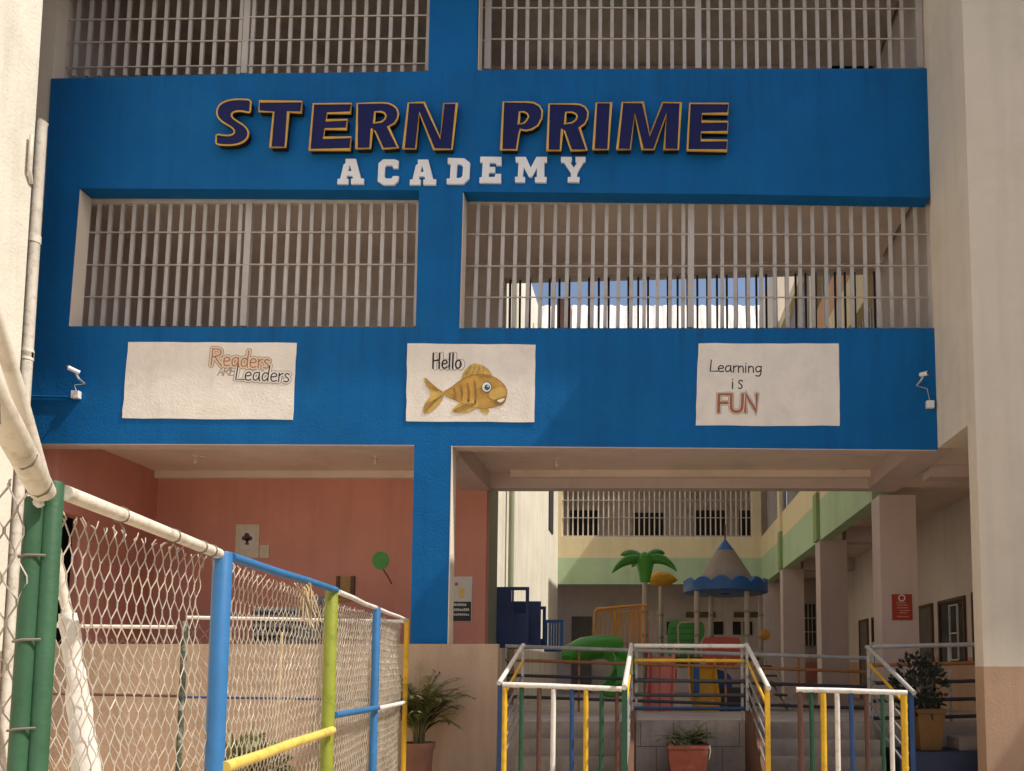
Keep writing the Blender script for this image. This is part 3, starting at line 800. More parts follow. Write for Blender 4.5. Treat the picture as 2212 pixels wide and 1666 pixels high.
for k in range(4):
    lines.append(FP([(176, 758 - k), (150, 740 + k * 3), (118, 708 + k * 9)])); lines.append(FP([(176, 768), (145, 795 - k * 3), (114, 828 - k * 9)]))
    lines.append(FP([(258 + k * 20, 698 - k), (268 + k * 18, 680), (276 + k * 15, 664 + k)])); lines.append(FP([(296, 796), (262, 798 + k * 6), (218, 818 + k * 3)]))
lines.append(FP(smooth_loop(body_, 2)) + FP(smooth_loop(body_, 2))[:1])
lines.append(FP([(305, 706), (322, 700), (345, 706)]))
flat_tubes(lines, 1.2, Q - .007, .1).build('outline', M['fish_dark'], fish)
m3 = mural('white painted panel lettered Learning is FUN, rightmost of the three', [(1509, 742), (1812, 742), (1814, 920), (1503, 919)])
flat_tubes(word_strokes('Learning', 1534, 803, 25, .03, 1.33, .02), 2.6, Q, .1).build('lettering', M['ink'], m3, True)
flat_tubes(word_strokes('i', 1581, 840, 26, .03, 1.0) + word_strokes('S', 1594, 840, 19, .03, 1.1), 2.6, Q, .1).build('lettering', M['ink'], m3, True)
layered(m3, 'lettering', word_strokes('FUN', 1552, 890, 38, .02, 1.25), [(12, M['inkthin']), (10, M['white_ink']), (6.5, M['orange_ink']), (3.6, M['cream_ink'])][:3])

# ------------------------------------------------------------------ CCTV cameras
def cctv(label, head, tail, mid, box, flip=1):
    c0 = at(*box, FR)
    t = thing('security_camera', label, 'security camera', c0, 'small security cameras on the blue beam')
    b = MB(); h = .05
    b.box(c0.x - h, c0.x + h, FR - .06, FR - .001, c0.z - h, c0.z + h); b.build('junction_box', M['camwhite'], t, False, .004)
    a, q = at(*head, FR - .22), at(*tail, FR - .14)
    b = MB(); b.tube([a, q], .029, 14); b.build('camera_body', M['camwhite'], t, True)
    d = (a - q).normalized()
    b = MB(); b.tube([a + d * .001, a + d * .02], .022, 12); b.build('lens', M['glassdark'], t, True)
    b = MB(); b.tube([q + d * .04 - Vector((0, 0, .03)), q + Vector((0, -.01, -.08)), (q.x - .01, FR - .03, q.z - .1)], .010, 8); b.build('bracket', M['glass_grey'], t, True)
    m_ = at(*mid, FR - .03)
    b = MB(); b.tube([(q.x - .01, FR - .02, q.z - .1), m_, (m_.x + .02, FR - .025, (m_.z + c0.z) / 2), (c0.x, FR - .03, c0.z + h)], .005, 8); b.build('cable', M['glass_grey'], t, True)
cctv('silver security camera at the left end of the blue beam', (147, 794), (172, 806), (161, 832), (168, 855))
cctv('white security camera at the right end of the blue beam', (2004, 806), (1988, 810), (2003, 840), (2007, 876))
b = MB(); p = at(160, 858, FR - .02); b.tube([(XL, FR - .02, p.z + .01), (p.x, FR - .02, p.z)], .014, 8)
tag(b.build('conduit', M['blue'], None, True), 'thin blue painted conduit leading to the left security camera', 'conduit')

# ------------------------------------------------------------------ bare lamp holders on the ceiling of the bays
for (x, y, lb_) in ((423, 984, 'bare lamp holder on the ceiling of the left bay, far from the column'), (812, 986, 'bare lamp holder on the ceiling of the left bay, near the blue column'), (1203, 990, 'bare lamp holder on the ceiling of the right bay')):
    d = ray(x, y); k = 3.2 / d.z; p = d * k
    b = MB(); b.lathe((p.x, p.y, 4.8), [(.02, -.13), (.028, -.12), (.028, -.06), (.018, -.05), (.018, -.02), (.05, -.012), (.05, -.001)], 12)
    b.tube([(p.x + .03, p.y, 4.79), (p.x + .1, p.y, 4.785), (p.x + .16, p.y, 4.78)], .008, 6)
    tag(b.build('lamp_holder', M['ceil'], None, True), lb_, 'lamp holder', 'lamp holders on the bay ceilings')

# ------------------------------------------------------------------ posters and boards
def flatbox(px0, px1, Y, th=.012):
    p, q = at(*px0, Y), at(*px1, Y)
    b = MB(); b.box(p.x, q.x, Y - th, Y, q.z, p.z); return b, p, q
YW = 12.197
t = thing('paper_notice', 'large paper notice with a tree emblem on the terracotta wall', 'notice', at(535, 1207, YW), 'paper notices on the terracotta wall')
b, p, q = flatbox((511, 1133), (559, 1206), YW); b.build('sheet', M['paper'], t)
b, p, q = flatbox((521, 1146), (550, 1186), YW - .013, .002); b.build('print', M['posterwhite'], t)
b = MB()
for (x, y, r) in ((533, 1157, 6), (527, 1163, 5), (540, 1163, 5), (534, 1165, 5)): b.pxprism(circ(x, y, r), YW - .0165 - .0004 * r, YW - .0152)
b.pxprism([(532, 1164), (535, 1164), (538, 1177), (529, 1177)], YW - .0185, YW - .0152); b.build('emblem', M['wood'], t)
b, p, q = flatbox((562, 1178), (581, 1206), YW)
tag(b.build('paper_notice', M['paper']), 'small torn paper notice beside the larger one on the terracotta wall', 'notice', 'paper notices on the terracotta wall')
t = thing('wall_board', 'tan board between dark wooden strips on the terracotta wall', 'board', at(746, 1290, YW))
b, p, q = flatbox((735, 1246), (758, 1300), YW, .015); b.build('sheet', mat('tan_board', (.38, .24, .1), .8, .2, 8), t)
for (x0, x1) in ((728, 734), (759, 766)):
    b, p, q = flatbox((x0, 1245), (x1, 1292), YW, .03); b.build('strip', M['wood'], t)
t = thing('wall_mural', 'round green balloon on a stick painted on the terracotta wall', 'mural', at(822, 1240, YW))
b = MB(); b.pxprism(smooth_loop(circ(822, 1211, 19, 20), 1), YW - .003, YW); b.build('balloon', M['muralgreen'], t)
b = MB(); b.tube([at(828, 1231, YW - .004), at(838, 1246, YW - .004), at(846, 1262, YW - .004)], .01, 6); b.build('stick', M['wood'], t)
t = thing('wall_poster', 'black and white poster with a lemon drink behind the blue column', 'poster', at(997, 1340, YW))
b, p, q = flatbox((970, 1246), (1019, 1343), YW, .01); b.build('sheet', M['posterwhite'], t)
b, p, q = flatbox((972, 1300), (1017, 1342), YW - .011, .003); b.build('caption_band', M['posterblack'], t)
b = MB()
for (x0, y0, x1, y1) in ((976, 1303, 1008, 1309), (976, 1314, 1014, 1320), (976, 1325, 1014, 1330)):
    pp_, qq = at(x0, y0, YW - .015), at(x1, y1, YW - .015)
    n = 9
    for i in range(n):
        xa = pp_.x + (qq.x - pp_.x) * i / n
        b.box(xa, xa + (qq.x - pp_.x) / n * .78, YW - .0165, YW - .0145, qq.z, pp_.z - random.uniform(0, .012))
b.build('caption', M['posterwhite'], t)
b = MB(); b.pxprism([(990, 1270), (1004, 1270), (1002, 1292), (992, 1292)], YW - .013, YW - .0105); b.build('glass_print', M['yellow_pale'], t)
b = MB(); b.pxprism(circ(986, 1262, 4), YW - .013, YW - .0105); b.build('fruit_print', M['pred'], t)
YP = 12.415
t = thing('wall_poster', 'red notice with a white ring hung on the corridor pillar', 'poster', at(1948, 1340, YP))
b, p, q = flatbox((1926, 1284), (1971, 1340), YP, .012); b.build('sheet', M['posterred'], t)
b = MB(); b.tube([at(1948 + 6.5 * math.cos(k * .5236), 1292 + 6.5 * math.sin(k * .5236), YP - .016) for k in range(12)], .01, 6, closed=True); b.build('ring', M['letterwhite'], t, True)
prt = mat('pale_red_print', (.6, .3, .24), .6, .1, 5)
for (x0, x1, y) in ((1936, 1958, 1302), (1938, 1962, 1307), (1938, 1962, 1313), (1944, 1966, 1319), (1942, 1960, 1324), (1938, 1964, 1332)):
    b = MB(); n = 5
    for i in range(n):
        xa = x0 + (x1 - x0) * i / n
        pp_, qq = at(xa, y - 1.1, YP - .013), at(xa + (x1 - x0) / n * .8, y + 1.1, YP - .013)
        b.box(pp_.x, qq.x, YP - .0155, YP - .0125, qq.z, pp_.z)
    b.build('caption', prt, t)
b, p, q = flatbox((1916, 1270), (1966, 1277), YP, .01)
tag(b.build('paper_strip', M['pinkgrey']), 'torn strip of tape and paper above the red notice', 'paper strip')

# ------------------------------------------------------------------ chain-link fence in front
random.seed(11)
fx = lambda Y: -1.61 - .1345 * Y
def chain(mb, A, B, zt, zb, p, row, r, amp=.02, sag=.0, seed=0, ragged=.03, nrm=(1, 0, 0), sides=4, dep=-.005):
    A, B = Vector(A), Vector(B)
    L_ = (B - A).length; u = (B - A) / L_; nrm = Vector(nrm)
    n = int(L_ / p)
    for i in range(n):
        top = zt + random.uniform(-ragged, ragged * .4)
        rows = int((top - zb) / row)
        pts = []
        for k in range(rows + 1):
            z = zt - k * row
            s_ = (i + .5) * p + (p * .5) * (1 if (k + i) % 2 else -1) * .97
            q = A + u * s_ + Vector((0, 0, z))
            nz = mnoise.noise_vector(Vector((s_ * 1.3 + seed, z * 1.6, seed * 3.1)))
            nf = mnoise.noise_vector(Vector((s_ * 7 + seed, z * 7, seed * 1.7)))
            q += u * (nz.x * amp * 1.6 + nf.x * amp * (.5 + .35 * max(0, 1.4 - z))) + nrm * (nz.y * amp * 1.5 - (1 if (k + i) % 2 else -1) * dep) + Vector((0, 0, nz.z * amp * 1.2 + nf.z * amp * .35 - sag * math.sin(math.pi * s_ / L_)))
            # a softer bend: two points per knuckle
            pts.append(q)
        sp2 = [pts[0]]
        for k in range(1, len(pts) - 1):
            sp2 += [pts[k] * .86 + pts[k - 1] * .14, pts[k] * .86 + pts[k + 1] * .14]
        sp2.append(pts[-1])
        # loose end at the top
        e = pts[0]
        sp2.insert(0, e + Vector((random.uniform(-.012, .012), random.uniform(-.02, .02), random.uniform(.005, .03))))
        mb.tube(sp2, r, sides, caps=False)
    return mb
fence = thing('chain_link_fence', 'tall chain-link fence with blue, lime and green poles running towards the blue column', 'fence', (fx(5), 5, 0), 'chain-link fences of the play pitch')
def post(name, x, y0, Y, r, m, parent, zb=0):
    p = at(x, y0, Y)
    b = MB(); b.tube([(p.x, Y, zb), (p.x, Y, p.z - .006), (p.x, Y, p.z)], [r, r, r * .94], 20); return b.build(name, m, parent, True), p
gp, g0 = post('post', 117, 1041, 2.48, .028, M['green_pole'], fence)
b = MB(); b.tube([(g0.x - .046, 2.455, 0), (g0.x - .037, 2.455, g0.z - .06)], .029, 18); b.build('post', M['green_pole'], fence, True)
for z in (g0.z - .25, g0.z - .52, g0.z - .80):
    b = MB(); b.tube([(g0.x - .066, 2.435, z - .006), (g0.x - .03, 2.425, z), (g0.x + .012, 2.448, z + .002)], .0045, 6); b.build('tie_wire', M['wire_dark'], fence, True)
_, p1 = post('post', 482, 1193, 3.80, .044, M['blue_pole'], fence)
_, p2 = post('post', 717, 1269, 5.70, .046, M['olive_pole'], fence)
_, p3 = post('post', 814, 1312, 7.30, .037, M['blue_pole'], fence)
_, p4 = post('post', 879, 1337, 8.92, .028, M['yellow'], fence)
def pipe(name, a, b_, r, m, n=3, bend=.006):
    a, b_ = Vector(a), Vector(b_)
    pts = [a.lerp(b_, i / n) + Vector((random.uniform(-bend, bend), 0, random.uniform(-bend, bend))) * (0 < i < n) for i in range(n + 1)]
    q = MB(); q.tube(pts, r, 14); return q.build(name, m, fence, True)
# top rails
tr_ = pipe('top_rail', (g0.x + .02, 2.5, at(130, 1064, 2.5).z), (p1.x - .0, 3.76, at(492, 1196, 3.76).z), .026, M['pole_white'])
pipe('top_rail', (p1.x + .03, 3.82, at(495, 1203, 3.82).z), (p2.x + .03, 5.7, at(722, 1275, 5.7).z), .024, M['blue_pole'])
pipe('top_rail', (p2.x + .03, 5.75, at(724, 1279, 5.75).z), (p3.x, 7.28, at(814, 1313, 7.28).z), .020, M['white_rail'])
pipe('top_rail', (p3.x + .02, 7.3, at(818, 1316, 7.3).z), (p4.x, 8.92, at(880, 1340, 8.92).z), .020, M['white_rail'])
pipe('middle_rail', (p1.x + .05, 3.8, at(478, 1658, 3.8).z), (p2.x + .05, 5.66, at(706, 1578, 5.66).z), .030, M['yellow_pale'], 4)
pipe('middle_rail', (p2.x + .04, 5.72, at(718, 1545, 5.72).z), (p3.x + .04, 7.28, at(806, 1529, 7.28).z), .026, M['blue_pole'])
pipe('middle_rail', (p3.x + .03, 7.32, at(812, 1531, 7.32).z), (p4.x, 8.9, at(874, 1518, 8.9).z), .024, M['white_rail'])
for tt in (.28, .62, .84, .93):
    b = MB()
    c = Vector((g0.x + .02, 2.5, at(130, 1064, 2.5).z)).lerp(Vector((p1.x, 3.76, at(492, 1196, 3.76).z)), tt)
    b.tube([c + Vector((math.cos(k * .7854) * .03, .004 * math.sin(k), math.sin(k * .7854) * .03)) for k in range(8)], .0035, 5, closed=True)
    b.tube([c + Vector((0, 0, -.028)), c + Vector((.01, .01, -.06)), c + Vector((0, .02, -.1))], .003, 5)
    b.build('tie_wire', M['wire_dark'], fence, True)
# thick pipe and sloping brace that run on towards the camera
ea = at(92, 1062, 2.42); eb = at(-10, 872, 2.02)
q = MB(); d = (eb - ea); q.tube([ea + d * t_ for t_ in (0, .25, .5, .75, 1, 1.6)], [.036, .038, .038, .039, .039, .04], 18); q.build('thick_rail', M['pole_white'], fence, True)
q = MB()
for t_ in (.1, .45): 
    c = ea + d * t_
    q.tube([c + Vector((math.cos(k * .7854) * .041, 0, math.sin(k * .7854) * .041)) for k in range(8)], .003, 5, closed=True)
c = at(8, 900, 2.0); q.tube([c + Vector((-.02, -.03, .05)), c + Vector((.02, -.04, .02)), c + Vector((.025, -.04, -.03)), c + Vector((-.02, -.03, -.07))], .003, 5)
q.build('tie_wire', M['wire_dark'], fence, True)
q = MB(); a_ = at(97, 1052, 2.5); m1_ = at(40, 850, 2.32); m0_ = at(-8, 700, 2.15); q.tube([a_, a_.lerp(m1_, .5), m1_, m0_, m0_ + (m0_ - m1_) * 1.5], .021, 12); q.build('brace_rail', M['pole_white'], fence, True)
# ragged mortar lump where the rail meets the green pole
q = MB()
for k in range(9):
    c = at(90 + random.uniform(-14, 14), 1078 + random.uniform(-8, 10), 2.43)
    s_ = random.uniform(.008, .016)
    q.lathe((c.x, c.y, c.z), [(s_ * .3, -s_), (s_, -s_ * .3), (s_ * .8, s_ * .5), (s_ * .2, s_)], 7)
q.build('mortar_lump', M['cloth'], fence)
# mesh panels
for (ya, yb, zt, zb, r, sd_) in ((2.54, 3.76, 2.13, .05, .0023, 1), (3.85, 5.64, 2.14, .05, .0024, 2), (5.76, 7.26, 2.14, .05, .0026, 3), (7.34, 8.88, 2.14, .05, .0026, 4)):
    mb = MB(); chain(mb, (fx(ya) - .05, ya, 0), (fx(yb) - .05, yb, 0), zt, zb, .036, .068, r, .034 if sd_ < 3 else .022, .015, sd_, .025)
    mb.build('wire_mesh', M['wire'], fence)
    if sd_ >= 3:
        mb = MB(); chain(mb, (fx(ya) - .10, ya, 0), (fx(yb) - .10, yb, 0), zt - (.05 if sd_ > 2 else .3), zb, .034, .11, .003, .02, .02, sd_ + 9, .05); mb.build('wire_mesh', M['wire_rust'], fence)
mb = MB(); chain(mb, (-2.55, 2.44, 0), (g0.x - .055, 2.46, 0), 2.17, .3, .037, .07, .0026, .05, .0, 8, .04, (0, 1, 0)); mb.build('wire_mesh', M['wire'], fence)
# dry straw caught in the mesh
b = MB()
for k in range(16):
    a_ = at(618 + random.uniform(0, 50), 1262 + random.uniform(-6, 14), 5.0); c_ = at(655 + random.uniform(-14, 34), 1318 + random.uniform(-25, 38), 5.0)
    m_ = a_.lerp(c_, .5) + Vector((random.uniform(-.02, .02), random.uniform(-.03, .03), random.uniform(-.03, .05)))
    for v in (a_, m_, c_): v.x += .02
    b.tube([a_, m_, c_], random.choice((.002, .003, .005)), 5)
tag(b.build('straw', M['straw'], None, True), 'dry straw tangled in the chain-link mesh beside the lime pole', 'straw')

# the second fence across, parallel to the wall
YB = 8.95
fence2 = thing('chain_link_fence', 'low far chain-link fence with a white top rail in front of the beige parapet', 'fence', (-4.2, YB, 0), 'chain-link fences of the play pitch')
keep = fence; fence = fence2
pc = at(400, 1342, YB)
b = MB(); b.tube([(pc.x, YB, 0), (pc.x, YB, pc.z)], .033, 14); b.build('post', mat('mottled_post', (.07, .09, .06), .8, .7, 9, 0, 10, 0, (.5, .48, .42), .8, 9.0), fence2, True)
q = at(100, 1352, YB); b = MB(); b.tube([(q.x - .3, YB, 0), (q.x - .3, YB, q.z)], .033, 12); b.build('post', M['dkgreen'], fence2, True)
a_, c_ = at(404, 1334, YB), at(872, 1343, YB); c_.y = 8.93
pipe('top_rail', a_, (p4.x - .03, 8.93, c_.z), .021, M['white_rail'], 5, .004)
pipe('top_rail', (q.x - .3, YB, at(160, 1352, YB).z), (at(380, 1355, YB).x, YB, at(380, 1355, YB).z), .022, M['white_rail'], 2, .003)
pipe('middle_rail', (q.x - .3, YB, at(200, 1498, YB).z), (pc.x, YB, at(395, 1504, YB).z), .016, M['brown'], 2, .003)
pipe('middle_rail', (pc.x, YB, at(400, 1506, YB).z), (p4.x - .03, YB, at(700, 1514, YB).z), .014, M['blue_bar'], 4, .006)
mb = MB(); chain(mb, (pc.x + .05, YB + .03, 0), (p4.x - .05, YB + .03, 0), 2.12, .05, .06, .08, .0026, .03, .03, 5, .04, (0, 1, 0), 3); mb.build('wire_mesh', M['wire'], fence2)
mb = MB(); chain(mb, (q.x - .2, YB + .03, 0), (pc.x - .05, YB + .03, 0), 2.0, .05, .06, .08, .0024, .03, .03, 6, .04, (0, 1, 0), 3); mb.build('wire_mesh', M['wire'], fence2)

# cloth-wrapped leaning pole and a stick
t = thing('wrapped_pole', 'leaning white pole wrapped in cloth behind the green post', 'pole', at(180, 1666, 3.1))
pa, pb, pc2, pd = at(121, 1195, 3.05), at(146, 1325, 3.1), at(168, 1500, 3.15), at(192, 1700, 3.2)
b = MB(); b.tube([pa, pa.lerp(pb, .5), pb], .018, 12); b.build('pole', M['pole_white'], t, True)
b = MB(); n = 14; pts, rs = [], []
for i in range(n + 1):
    f_ = i / n; p_ = pb.lerp(pc2, f_ * 2) if f_ < .5 else pc2.lerp(pd, f_ * 2 - 1)
    pts.append(p_ + Vector((random.uniform(-.004, .004), 0, 0))); rs.append(.03 + .022 * f_ ** 2 + random.uniform(-.004, .006))
b.tube(pts, rs, 12)
b.v = [(v[0] + .012 * mnoise.noise(Vector(v) * 14), v[1], v[2]) for v in b.v]
b.build('wrapping', M['cloth'], t, True)
b = MB(); a_, c_ = at(609, 1366, 7.6), at(588, 1690, 7.6); b.tube([a_, a_.lerp(c_, .4) + Vector((.01, 0, 0)), c_], [.016, .012, .010], 8)
tag(b.build('stick', M['straw'], None, True), 'thin pale stick standing behind the mesh near the lime pole', 'stick')

# ------------------------------------------------------------------ things on the walkway behind the parapet
t = thing('crate', 'dark plastic crate with round holes behind the beige parapet', 'crate', at(600, 1400, 10.6))
a_, c_ = at(545, 1312, 10.6), at(640, 1425, 10.6)
b = MB(); b.box(a_.x, c_.x, 10.6, 11.0, c_.z, a_.z); b.build('crate_body', M['greyfab'], t, False, .01)
b = MB()
for r_ in range(5):
    for k in range(9):
        x = a_.x + (c_.x - a_.x) * (k + .5 + .3 * (r_ % 2)) / 9.4; z = a_.z - .08 - r_ * .115
        b.prism([[(x + .033 * math.cos(i * .7854), 10.597 - .0002 * (k % 3), z + .042 * math.sin(i * .7854)) for i in range(8)]], (0, .002, 0))
b.build('hole', M['darkhole'], t)
b = MB(); n = 22; vs = []; fs = []
x0, x1 = at(636, 1300, 10.5).x, at(708, 1300, 10.5).x
for i in range(n + 1):
    x = x0 + (x1 - x0) * i / n; f_ = i / n
    ztop = at(640, 1350, 10.5).z + (.42 * math.sin(min(1, f_ * 1.5) * math.pi * .6))
    y = 10.5 + .05 * math.sin(i * 2.2)
    vs += [(x, y, 1.7), (x + .03 * math.sin(i), y, (1.7 + ztop) / 2), (x, y + .03, ztop), (x, y + .3, ztop - .02)]
for i in range(n):
    for k in range(3): fs.append((i * 4 + k, i * 4 + 4 + k, i * 4 + 5 + k, i * 4 + 1 + k))
b.add(vs, fs)
o = b.build('folded_canvas', M['greyfab'], None, True); sm = o.modifiers.new('s', 'SOLIDIFY'); sm.thickness = .01
tag(o, 'grey pleated canvas heaped behind the beige parapet', 'canvas')

# ------------------------------------------------------------------ stairs, rails and gates
def stairs(label, x0, x1):
    t = thing('stairs', label, 'stairs', (x0, 8.3, 0), 'concrete stairs up to the walkway')
    b = MB(); n = 5
    for i in range(n):
        z = .955 * (i + 1) / (n + .0); y = 8.75 + i * .23
        b.box(x0, x1, y, y + .232 if i < n - 1 else 9.915, 0 if i == 0 else z - .191 + .0, z)
    for i in range(1, n): b.box(x0 + .002, x1 - .002, 8.75 + i * .23 + .002, 9.91, 0.004, .955 * i / n - .0005)
    b.build('steps', M['step'], t)
    return t
s1 = stairs('grey concrete stairs behind the left coloured gate', -1.58, -.22)
s2 = stairs('grey concrete stairs behind the right coloured gate', 1.3, 2.82)
for par_, xx in ((s1, -.22), (s2, 1.24)):
    b = MB(); b.prism([[(xx, 8.4, 0), (xx, 9.9, 0), (xx, 9.9, 1.1), (xx, 9.3, 1.1), (xx, 8.5, .55), (xx, 8.4, .5)]], (.06, 0, 0)); b.build('cheek', M['wood'], par_)
w = MB(); w.box(-.155, 1.235, 9.88, 9.918, 0, .972); w.box(2.83, 2.95, 9.86, 9.918, 0, .97)
tag(w.build('block_wall', mat('grey_block_wall', (0.38, 0.32, 0.27), 0.9, 0.25, 2.0, 0.5, 50, 0.3, (0.2, 0.17, 0.14), 0.6, 2.5, streak_s=9)), 'bare concrete block wall behind the red flower pot', 'wall')
b = MB()
for z in (.32, .64): b.box(-.15, 1.23, 9.877, 9.879, z, z + .008)
for r_ in range(3):
    for k in range(4): b.box(-.1 + k * .42 + .2 * (r_ % 2), -.092 + k * .42 + .2 * (r_ % 2), 9.877, 9.879, .01 + r_ * .32, .31 + r_ * .32)
o = b.build('mortar_joint', M['trunk'], bpy.data.objects['block_wall'])

def handrail(label, up, lo, post_m, low_m, sub):
    U = at(*up, 9.86); L_ = atX(*lo, U.x)
    t = thing('handrail', label, 'handrail', (U.x, 9, 0), 'sloping handrails beside the stairs')
    d = (L_ - U).normalized()
    b = MB(); b.tube([U + Vector((0, .06, .0)), U, L_, L_ + d * .05], .026, 12); b.build('top_rail', M['white_rail'] if sub else M['grey_rail'], t, True)
    b = MB(); b.tube([(U.x, 9.86, .955), (U.x, 9.86, U.z - .02)], .024, 4); b.build('post', post_m, t)
    lp = L_ - d * .06
    b = MB(); b.tube([(lp.x, lp.y, 0), (lp.x, lp.y, lp.z - .02)], .036, 4); b.build('post', low_m, t)
    for i, (off, m_) in enumerate(((.21, M['yellow']), (.40, M['dull_rail']), (.56, M['dull_rail']), (.72, M['dull_rail']), (.88, M['dull_rail']))):
        b = MB(); b.tube([U + Vector((0, -.03, -off)), lp + Vector((0, .04, -off))], .013 if i else .018, 8); b.build('sub_rail', m_, t, True)
    return t
handrail('sloping white handrail at the left side of the left stairs', (1130, 1394), (1080, 1473), M['grey_rail'], M['blue_bar'], 1)
handrail('sloping white handrail between the left stairs and the red pot', (1364, 1393), (1349, 1483), M['grey_rail'], M['dkgreen'], 1)
handrail('sloping white handrail with a yellow foot post between red pot and right stairs', (1613, 1393), (1659, 1484), M['grey_rail'], M['yellow'], 1)
handrail('sloping grey handrail at the right side of the right stairs, beside the dark shrub', (1875, 1398), (1971, 1494), M['grey_rail'], M['blue_bar'], 0)

def railing(label, a, b_, Y, ys, group='level railings of the walkway', posts=(0, 1), pm='grey_rail', zb=.955, r=.024):
    A, B = at(*a, Y), at(*b_, Y)
    t = thing('railing', label, 'railing', ((A.x + B.x) / 2, Y, zb), group)
    for i, (dy, m_) in enumerate(ys):
        q = MB(); q.tube([(A.x, Y, A.z - dy), ((A.x + B.x) / 2, Y, (A.z + B.z) / 2 - dy + random.uniform(-.004, .004)), (B.x, Y, B.z - dy)], r if i == 0 else r * .85, 10)
        q.build('top_rail' if i == 0 else 'sub_rail', M[m_], t, True)
    for f_ in posts:
        p_ = A.lerp(B, f_); q = MB(); q.tube([(p_.x, Y + .045, zb), (p_.x, Y + .045, p_.z - .02)], .023, 4); q.build('post', M[pm], t)
    return t
railing('white topped railing above the block wall behind the red pot', (1370, 1395), (1608, 1396), 9.9, ((0, 'white_rail'), (.19, 'yellow'), (.45, 'dark_bar'), (.63, 'dark_bar'), (.80, 'blue_bar')), posts=(.02, .98), r=.028)
railing('long grey railing along the courtyard side of the walkway', (1092, 1396), (1885, 1422), 12.3, ((0, 'grey_rail'), (.22, 'orange_bar'), (.46, 'dark_bar'), (.80, 'dark_bar')), posts=(.02, .2, .42, .6, .8, .99), pm='orange_bar', r=.032)
railing('grey railing with a brown rail beside the tan pillar', (1884, 1397), (2112, 1392), 9.94, ((0, 'grey_rail'), (.24, 'orange_bar'), (.47, 'dark_bar'), (.70, 'dark_bar'), (.92, 'dark_bar')), posts=(.01, .74), r=.03)

def gate(label, a, b_, Y, bars, hinge):
    A, B = at(*a, Y), at(*b_, Y)
    t = thing('gate', label, 'gate', ((A.x + B.x) / 2, Y, 0), 'low gates of coloured bars')
    q = MB(); q.tube([A, A.lerp(B, .4) + Vector((0, 0, .004)), B], .029, 14); q.build('top_rail', M['white_rail'], t, True)
    q = MB(); q.bar((A.x, Y, .12), (B.x, Y, .12), .05, .04); q.build('bottom_rail', M['brown'], t)
    for (x, wd, m_) in bars:
        f_ = (x - a[0]) / (b_[0] - a[0]); p_ = A.lerp(B, f_)
        w_ = wd * Y / F / 2
        q = MB(); q.tube([(p_.x + random.uniform(-.006, .006), Y, .145), (p_.x, Y, p_.z - .025)], w_, 14); q.build('bar', M[m_], t, True)
    return t
gate('low gate of coloured bars standing left of the red flower pot', (1086, 1479), (1345, 1489), 8.15, ((1091, 11, 'yellow'), (1127, 9, 'dkgreen'), (1165, 10, 'brown'), (1196, 11, 'white_rail'), (1236, 10, 'blue_bar'), (1266, 11, 'yellow'), (1300, 10, 'dkgreen'), (1333, 9, 'brown')), 0)
gate('low gate of coloured bars standing right of the red flower pot', (1720, 1490), (1959, 1497), 8.12, ((1728, 12, 'brown'), (1752, 10, 'dkgreen'), (1778, 13, 'yellow'), (1808, 11, 'white_rail'), (1838, 10, 'blue_bar'), (1871, 10, 'brown'), (1906, 9, 'dkgreen'), (1925, 10, 'white_rail'), (1952, 14, 'yellow')), 1)

# ------------------------------------------------------------------ dark plinth at the right with its grey block
b = MB(); b.box(2.98, 4.35, 9.2, 9.85, 0, .64)
tag(b.build('plinth', M['deepblue']), 'dark blue plinth under the orange pot beside the tan pillar', 'plinth')
b = MB(); x_ = at(2062, 1600, 9.5).x; b.box(x_, x_ + .33, 9.35, 9.75, .642, .80)
tag(b.build('concrete_block', M['step'], None, False, .01), 'grey concrete block lying beside the orange pot', 'block')

# ------------------------------------------------------------------ plants
def frond(mb, base, az, el, length, droop, width, n=14, seg=10, leafw=.012):
    d = Vector((math.cos(az), math.sin(az), 0))
    pts = []
    p = Vector(base); a = el
    for i in range(seg + 1):
        pts.append(p.copy())
        p = p + (d * math.cos(a) + Vector((0, 0, math.sin(a)))) * length / seg
        a -= droop / seg
    mb.tube(pts, [.006 * (1 - .8 * i / seg) for i in range(seg + 1)], 4, caps=False)
    side = Vector((-d.y, d.x, 0))
    for i in range(n):
        f_ = .18 + .82 * i / n
        k = min(seg - 1, int(f_ * seg)); q = pts[k].lerp(pts[k + 1], f_ * seg - k); tdir = (pts[k + 1] - pts[k]).normalized()
        for s_ in (-1, 1):
            w = width * (1 - .75 * abs(f_ - .45)) * random.uniform(.75, 1.1)
            ld = (side * s_ * .75 + tdir * .75 + Vector((0, 0, -.25 + random.uniform(-.15, .15)))).normalized()
            tip = q + ld * w; mid = q + ld * w * .5 + Vector((0, 0, .02 * w / .2)); sd_ = ld.cross(Vector((0, 0, 1))).normalized() * leafw
            mb.add([q - sd_ * .4, q + sd_ * .4, mid + sd_, tip, mid - sd_], [(0, 1, 2, 4), (4, 2, 3)])
random.seed(21)
pb_ = at(905, 1604, 9.3)
t = thing('potted_palm', 'bushy palm in a dull clay pot against the beige parapet', 'potted plant', (pb_.x, 9.3, 0))
b = MB(); b.lathe((pb_.x, 9.3, 0), [(.13, 0), (.165, pb_.z - .1), (.19, pb_.z - .07), (.195, pb_.z), (.17, pb_.z), (.165, pb_.z - .04)], 24); b.build('pot', M['pot_dull'], t, True)
b = MB(); b.lathe((pb_.x, 9.3, pb_.z - .06), [(.15, 0), (.1, .02), (.02, .03)], 16); b.build('soil', M['soil'], t)
b = MB()
for k in range(7):
    a = k * .9; b.tube([(pb_.x + .05 * math.cos(a), 9.3 + .05 * math.sin(a), pb_.z - .05), (pb_.x + .06 * math.cos(a), 9.3 + .06 * math.sin(a), pb_.z + .3)], [.02, .012], 6)
b.build('stem', M['trunk'], t, True)
b = MB()
